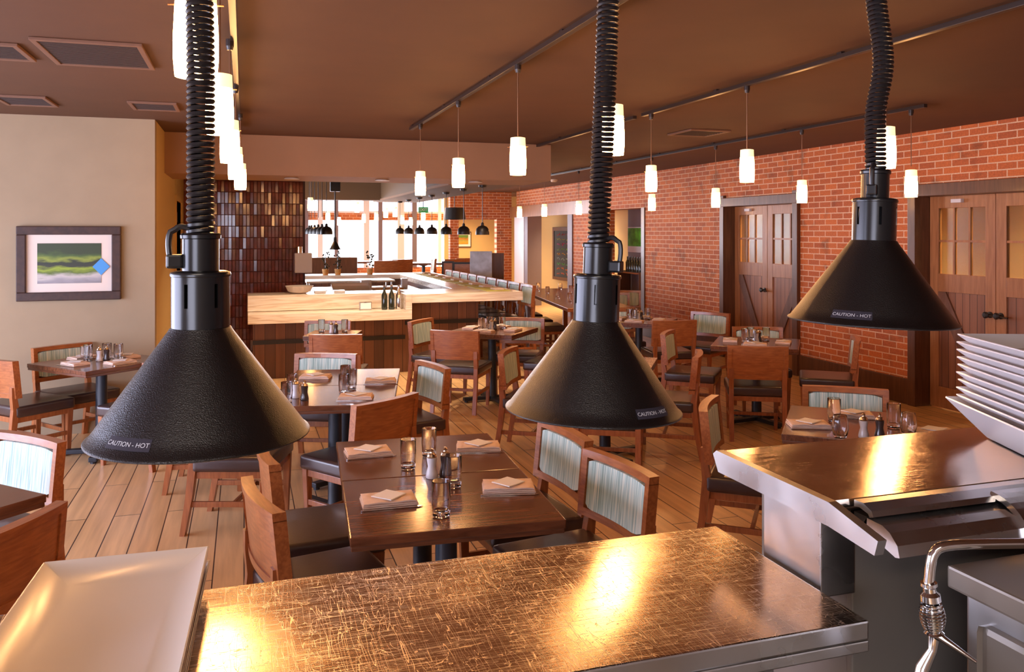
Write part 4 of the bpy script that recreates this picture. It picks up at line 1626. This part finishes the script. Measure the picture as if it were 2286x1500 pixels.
def heat_lamp(px, d, zr, lean, path, label_ang, lb, tilt=(0, 0), loop_ang=180):
    a = (px - 1143) / F
    x, y = d * (a * cs + sn), d * (-a * sn + cs)
    t = thing('heat_lamp', lb, 'heat lamp', (x, y, zr), 0, 'black heat lamps over the pass')
    t.rotation_euler = (tilt[0], tilt[1], 0)
    prof_ = [(.1342, .0), (.1356, .0008), (.1360, .0025), (.1350, .0042), (cone_r(.006) + .0007, .006)]
    prof_ += [(cone_r(z) + .0006, z) for z in (.02, .05, .08, .11, .134)]
    prof_ += [(.037, .1385), (.034, .139)]
    prof_ += [(cone_r(z) - .0018, z) for z in (.13, .08, .03, .003)]
    sh = obj('lamp_shade', lathe(prof_, 64, close=True), M['black'], t, smooth=True)
    # ventilated collar with real slots
    n = 48
    b2 = bmesh.new()
    zs = [.136, .150, .165, .195, .204]
    for k in range(n):
        for j in range(len(zs) - 1):
            if j == 2 and k % 8 in (0,):
                continue
            A0, A1 = 2 * PI * k / n, 2 * PI * (k + 1) / n
            for r_, fl in ((.0355, False), (.0335, True)):
                q = [(r_ * math.cos(A0), r_ * math.sin(A0), zs[j]), (r_ * math.cos(A1), r_ * math.sin(A1), zs[j]),
                     (r_ * math.cos(A1), r_ * math.sin(A1), zs[j + 1]), (r_ * math.cos(A0), r_ * math.sin(A0), zs[j + 1])]
                vv = [b2.verts.new(v) for v in (reversed(q) if fl else q)]
                b2.faces.new(vv)
    bmesh.ops.remove_doubles(b2, verts=b2.verts, dist=1e-5)
    obj('collar', b2, M['black_gloss'], t, smooth=True)
    obj('collar_lip', lathe([(.0335, .203), (.0365, .2035), (.0372, .206), (.036, .209), (.030, .2105), (.022, .211), (.022, .209), (.0335, .206)], 40, close=True), M['black_gloss'], t, smooth=True)
    obj('lamp_socket', lathe([(.0, .15), (.026, .15), (.027, .17), (.0225, .2105), (.0225, .251), (.0245, .252), (.0248, .256), (.023, .2585), (.0, .2585)], 36), M['black_gloss'], t, smooth=True)
    # plug and short cable looping from the coil into the socket
    la = R(loop_ang)
    ux, uy = math.cos(la), math.sin(la)
    pts = []
    for k in range(13):
        s_ = k / 12
        rr = .010 + .024 * math.sin(PI * min(1, s_ * .62)) + (.004 if s_ > .5 else 0)
        zc_ = .262 + .010 * math.sin(PI * s_) - .034 * s_ ** 2
        pts.append((ux * rr, uy * rr, zc_))
    obj('cable', tube(pts, .0038, 8), M['rubber'], t, smooth=True)
    mt = Matrix.Translation((ux * .030, uy * .030, .220)) @ Matrix.Rotation(la, 4, 'Z')
    b3 = bmesh.new()
    bx(b3, -.009, .011, -.008, .008, -.006, .012, .003, M=mt)
    obj('cable_clamp', b3, M['black_gloss'], t)
    # the spiral cord up to the ceiling
    Ltot = (ZC - zr) - .256
    b4 = []
    ztop = Ltot
    s_ = 0.0
    ang_ = 0.0
    z = 0.0
    while z < ztop:
        f_ = z / ztop
        # gather the offsets of the path
        ox = oy = 0
        for (f0, o0), (f1, o1) in zip(path[:-1], path[1:]):
            if f0 <= f_ <= f1:
                u = (f_ - f0) / (f1 - f0)
                u = u * u * (3 - 2 * u)
                ox = o0 + (o1 - o0) * u
                break
        b4.append((ox * cs + .0145 * math.cos(ang_), -ox * sn + .0145 * math.sin(ang_), .256 + z))
        ang_ += 2 * PI / 12
        z += (.0078 + .0036 * min(1, max(0, (z - .28) / .2))) / 12
    obj('spiral_cord', tube(b4, .0034, 6), M['rubber'], t, smooth=True)
    obj('ceiling_plate', lathe([(0, Ltot + .235), (.05, Ltot + .24), (.05, Ltot + .256), (0, Ltot + .256)], 24), M['black_gloss'], t)
    obj('heat_bulb', lathe([(0, .03), (.03, .035), (.045, .055), (.04, .085), (.018, .13), (.018, .15), (0, .15)], 20), M['china_warm'], t, smooth=True)
    # curved warning strip with its lettering, wrapped round the cone
    b5 = bmesh.new()
    wdt, zz0, zz1 = .062, .012, .0245
    nn = 14
    A_c = R(label_ang)

    def on_cone(u, v, off):
        rr = cone_r(v) + off
        A_ = A_c + u / cone_r(.018)
        return (rr * math.cos(A_), rr * math.sin(A_), v)
    lo = [b5.verts.new(on_cone(-wdt / 2 + wdt * k / nn, zz0, .0011)) for k in range(nn + 1)]
    hi = [b5.verts.new(on_cone(-wdt / 2 + wdt * k / nn, zz1, .0011)) for k in range(nn + 1)]
    for k in range(nn):
        b5.faces.new((lo[k], lo[k + 1], hi[k + 1], hi[k]))
    ls = obj('warning_label', b5, M['label'], t, label='dark strip reading CAUTION - HOT')
    me_ = text_mesh('CAUTION - HOT', .0078, .0001)
    for v in me_.vertices:
        v.co = on_cone(v.co.x, .018 + v.co.y * .82, .0014 + v.co.z)
    me_.materials.clear()
    me_.materials.append(M['print'])
    obj('lettering', me_, None, ls)
    return t


cam_ang = lambda px, d: math.degrees(math.atan2(-(d * (-((px - 1143) / F) * sn + cs)), -(d * (((px - 1143) / F) * cs + sn))))
heat_lamp(448, 1.06, 1.520, 0, [(0, 0), (.2, .0), (.42, -.004), (.5, 0), (1, .012)], cam_ang(448, 1.06) - 40, 'nearest black conical heat lamp, over the left of the pass', (0, 0), 183)
heat_lamp(1324, 1.28, 1.505, 0, [(0, 0), (.3, .003), (.5, .004), (1, -.004)], cam_ang(1324, 1.28) + 44, 'middle black conical heat lamp before the bar corner', (0, R(2.0)), -50)
heat_lamp(1945, 1.41, 1.627, 0, [(0, 0), (.1, -.003), (.2, .008), (.34, -.008), (.6, -.004), (1, 0)], cam_ang(1945, 1.41) - 14, 'highest black conical heat lamp, over the right shelf', (0, R(2.0)), -140)

# ------------------------------------------------------------------ the pass
XL, XR, Y0, Y1, ZS = -1.6, .857, .978, 1.385, 1.22
t = thing('steel_pass_shelf', 'scratched stainless steel pass shelf in the foreground', 'shelf', (0, 0, 0))
b_ = box(XL, XR, Y0, Y1, ZS - .028, ZS, .003)
for f in b_.faces:
    f.normal_update()
    f.material_index = 0 if f.normal.z > .9 else 1
obj('shelf_top', b_, [M['steel'], M['steel_plain']], t)
obj('front_lip', box(XL, XR, Y0 - .0, Y0 + .006, ZS - .045, ZS - .0285, .002), M['steel_plain'], t)
obj('shelf_support', box(XL + .05, XR - .06, 1.12, 1.27, .0, ZS - .029), M['steel_dark'], t)

ZH = 1.365
t = thing('raised_steel_shelf', 'raised stainless shelf with a ticket rail at the right', 'shelf', (0, 0, 0))
prof2 = [(1.385, ZH - .012), (1.375, ZH), (1.066, ZH), (1.062, ZH - .03), (1.385, ZH - .036)]
obj('shelf_top', prism(prof2, 'x', .868, 2.9), M['steel2'], t)
endp = [(1.388, ZH - .008), (1.376, ZH + .001), (1.06, ZH + .001), (.955, ZH - .022), (.962, ZH - .045), (1.06, ZH - .036), (1.37, ZH - .038)]
obj('end_cap', prism(endp, 'x', .852, .8675), M['steel_plain'], t, label='pale folded left edge')
rail = [(1.0595, ZH + .0005), (1.04, ZH + .001), (1.022, ZH - .006), (1.018, ZH - .014), (1.026, ZH - .017), (1.03, ZH - .012), (1.048, ZH - .008), (1.0595, ZH - .010)]
obj('ticket_rail', prism(rail, 'x', .90, 2.9), M['steel_plain'], t)
obj('rail_slot', box(.90, 2.9, 1.032, 1.0595, ZH - .034, ZH - .0175), M['dark'], t)
rail2 = [(1.032, ZH - .019), (1.0, ZH - .020), (.985, ZH - .026), (.970, ZH - .040), (.966, ZH - .056), (.974, ZH - .058), (1.04, ZH - .038), (1.04, ZH - .03)]
obj('rail_flange', prism(rail2, 'x', .90, 2.9), M['steel_plain'], t)
cov = [(1.04 + .078 * math.cos(R(a_)) - .005, ZH - .062 + .062 * math.sin(R(a_))) for a_ in range(95, 186, 9)]
cov += [(y_ + .006, z_ - .008) for y_, z_ in reversed(cov)]
obj('rail_cover', prism(cov, 'x', 1.14, 1.9), M['steel_plain'], t, label='smooth curved cover over the rail')
t = thing('shelf_post', 'pale steel box post between the two pass shelves', 'post', (0, 0, 0))
obj('post_body', box(.8685, .935, 1.098, 1.25, ZS - .02, ZH - .040, .002), M['steel_plain'], t)
t = thing('steel_cabinet', 'dull steel cabinet under the raised shelf', 'cabinet', (0, 0, 0))
obj('cabinet_body', box(.94, 2.8, 1.12, 1.36, 0, ZH - .04, .004), M['steel_dark'], t)
obj('front_panel', box(.935, 2.8, 1.105, 1.119, .7, ZH - .062, .002), M['steel_dark'], t)

t = thing('steel_appliance', 'dark topped steel appliance in the lower right corner', 'appliance', (0, 0, 0))
obj('casing', box(.985, 1.9, .35, .93, .0, 1.265, .004), M['steel_plain'], t)
obj('lid', box(.965, 1.92, .33, .945, 1.268, 1.30, .004), M['steel_dark'], t, label='dull dark steel top')
obj('side_recess', box(.977, .984, .42, .90, 1.02, 1.235, .012), M['steel_dark'], t)
# pre-rinse faucet
t = thing('kitchen_faucet', 'chrome kitchen faucet with spring, before the steel cabinet', 'faucet', (0, 0, 0))
g = lambda px, py, d=1.12: D(px, py, d)
pipe = [g(2330, 1212), g(2200, 1214), g(2125, 1216), g(2095, 1222), g(2082, 1238), g(2077, 1262), g(2073, 1305)]
sm = []
for i in range(len(pipe) - 1):
    for k in range(4):
        sm.append(pipe[i].lerp(pipe[i + 1], k / 4))
sm.append(pipe[-1])
for _ in range(2):
    sm = [sm[0]] + [(sm[i - 1] + sm[i] * 2 + sm[i + 1]) / 4 for i in range(1, len(sm) - 1)] + [sm[-1]]
obj('pipe', tube(sm, .0068, 12), M['chrome'], t, smooth=True)
a_, b0 = g(2073, 1300), g(2085, 1412)
ax = (b0 - a_)
q = ax.to_track_quat('Z', 'Y').to_matrix().to_4x4()
Mx = Matrix.Translation(a_) @ q
Ln = ax.length
obj('coupling', lathe([(0, 0), (.0105, .0), (.011, .004), (.0085, .007), (.0085, .012), (.013, .016), (.0135, .024), (.009, .028), (.009, Ln - .004), (.013, Ln), (0, Ln)], 20, M=Mx), M['chrome'], t, smooth=True)
hl = []
for i in range(12 * 8):
    z = .028 + (Ln - .034) * i / (12 * 8)
    an = 2 * PI * i / 12
    rr = .0115 + .004 * math.sin(PI * i / 96)
    hl.append(Mx @ Vector((rr * math.cos(an), rr * math.sin(an), z)))
obj('spring', tube(hl, .0018, 6), M['chrome'], t, smooth=True)
obj('nozzle', tube([b0, b0.lerp(g(2180, 1478, 1.08), .25), g(2180, 1478, 1.08)], [.009, .005, .002], 12), M['chrome'], t, smooth=True)
obj('valve', tube([b0, g(2082, 1450), g(2060, 1490), g(2045, 1560)], [.008, .006, .009, .009], 12), M['chrome'], t, smooth=True)
obj('mounting_arm', tube([g(2330, 1212), g(2400, 1213, 1.2), D(2400, 1213, 1.42)], .0068, 10), M['chrome'], t, smooth=True)

# lower cooking line under the pass
t = thing('cooking_line', 'dark steel cooking line below the pass shelf', 'counter', (0, 0, 0))
obj('worktop', box(-1.6, .96, .35, 1.11, .88, .92, .004), M['steel_dark'], t)
obj('line_body', box(-1.58, .94, .40, 1.10, 0, .88), M['steel_dark'], t)
pan = tag(obj('saute_pan', lathe([(0, 0), (.11, 0), (.145, .05), (.148, .05), (.115, -.002), (0, -.003)], 40), M['steel_plain'], smooth=True), 'rim of a round pan under the shelf at lower right', 'pan')
pan.location = (.62, .78, .925)


# ------------------------------------------------------------------ plates
def platter(hx, hy, rim, h):
    b_ = bmesh.new()
    R0 = [(-hx, -hy, h), (hx, -hy, h), (hx, hy, h), (-hx, hy, h)]
    R1 = [(-hx + .002, -hy + .002, h + .0025), (hx - .002, -hy + .002, h + .0025), (hx - .002, hy - .002, h + .0025), (-hx + .002, hy - .002, h + .0025)]
    k = rim
    R2 = [(-hx + k, -hy + k, .006), (hx - k, -hy + k, .006), (hx - k, hy - k, .006), (-hx + k, hy - k, .006)]
    R3 = [(-hx + k, -hy + k, 0), (hx - k, -hy + k, 0), (hx - k, hy - k, 0), (-hx + k, hy - k, 0)]
    rings = [[b_.verts.new(c) for c in r_] for r_ in (R3, R0, R1, R2)]
    for a, c_ in zip(rings[:-1], rings[1:]):
        for q_ in range(4):
            b_.faces.new((a[q_], a[(q_ + 1) % 4], c_[(q_ + 1) % 4], c_[q_]))
    b_.faces.new(list(reversed(rings[0])))
    b_.faces.new(rings[-1])
    bmesh.ops.bevel(b_, geom=list(b_.edges), offset=.0012, segments=2, affect='EDGES')
    bmesh.ops.recalc_face_normals(b_, faces=b_.faces)
    return b_


plm = mesh('platter', platter(.118, .21, .045, .028), M['china_warm'], True)
for i in range(4):
    o = tag(obj('serving_platter', plm, None), 'ivory rectangular platter at the left of the pass, %s of its stack' % ('lowest', 'second lowest', 'third', 'topmost')[i], 'platter', 'stacked ivory platters')
    o.location = (-.178 + (0, .001, -.001, 0)[i], 1.19 + (0, .001, -.001, 0)[i], ZS + .0004 + i * .0112)
    o.rotation_euler = (0, 0, R(-2.2 + (.3, -.2, .2, 0, 0)[i]))

big = mesh('plate', platter(.155, .155, .058, .070), M['china'], True)
sml = mesh('plate', platter(.140, .140, .034, .030), M['china'], True)
cx_, cy_, rz_ = 1.475, 1.165, R(-22)
o = tag(obj('serving_plate', big, None, loc=(cx_, cy_, ZH), rot=(0, 0, rz_)), 'deep white square plate at the bottom of the right stack', 'plate', 'stacked white square plates')
o.location.z = ZH + .0015
for i in range(9):
    o = tag(obj('serving_plate', sml, None, loc=(cx_ + (i % 3) * .0015, cy_, ZH + .050 + i * .0155), rot=(0, 0, rz_ + R((0, 1, -.6, .4, -.8, .9, -.3, .6, 0)[i]))),
            'white square plate, %s above the deep plate in the right stack' % ('first', 'second', 'third', 'fourth', 'fifth', 'sixth', 'seventh', 'eighth', 'ninth and topmost')[i], 'plate', 'stacked white square plates')
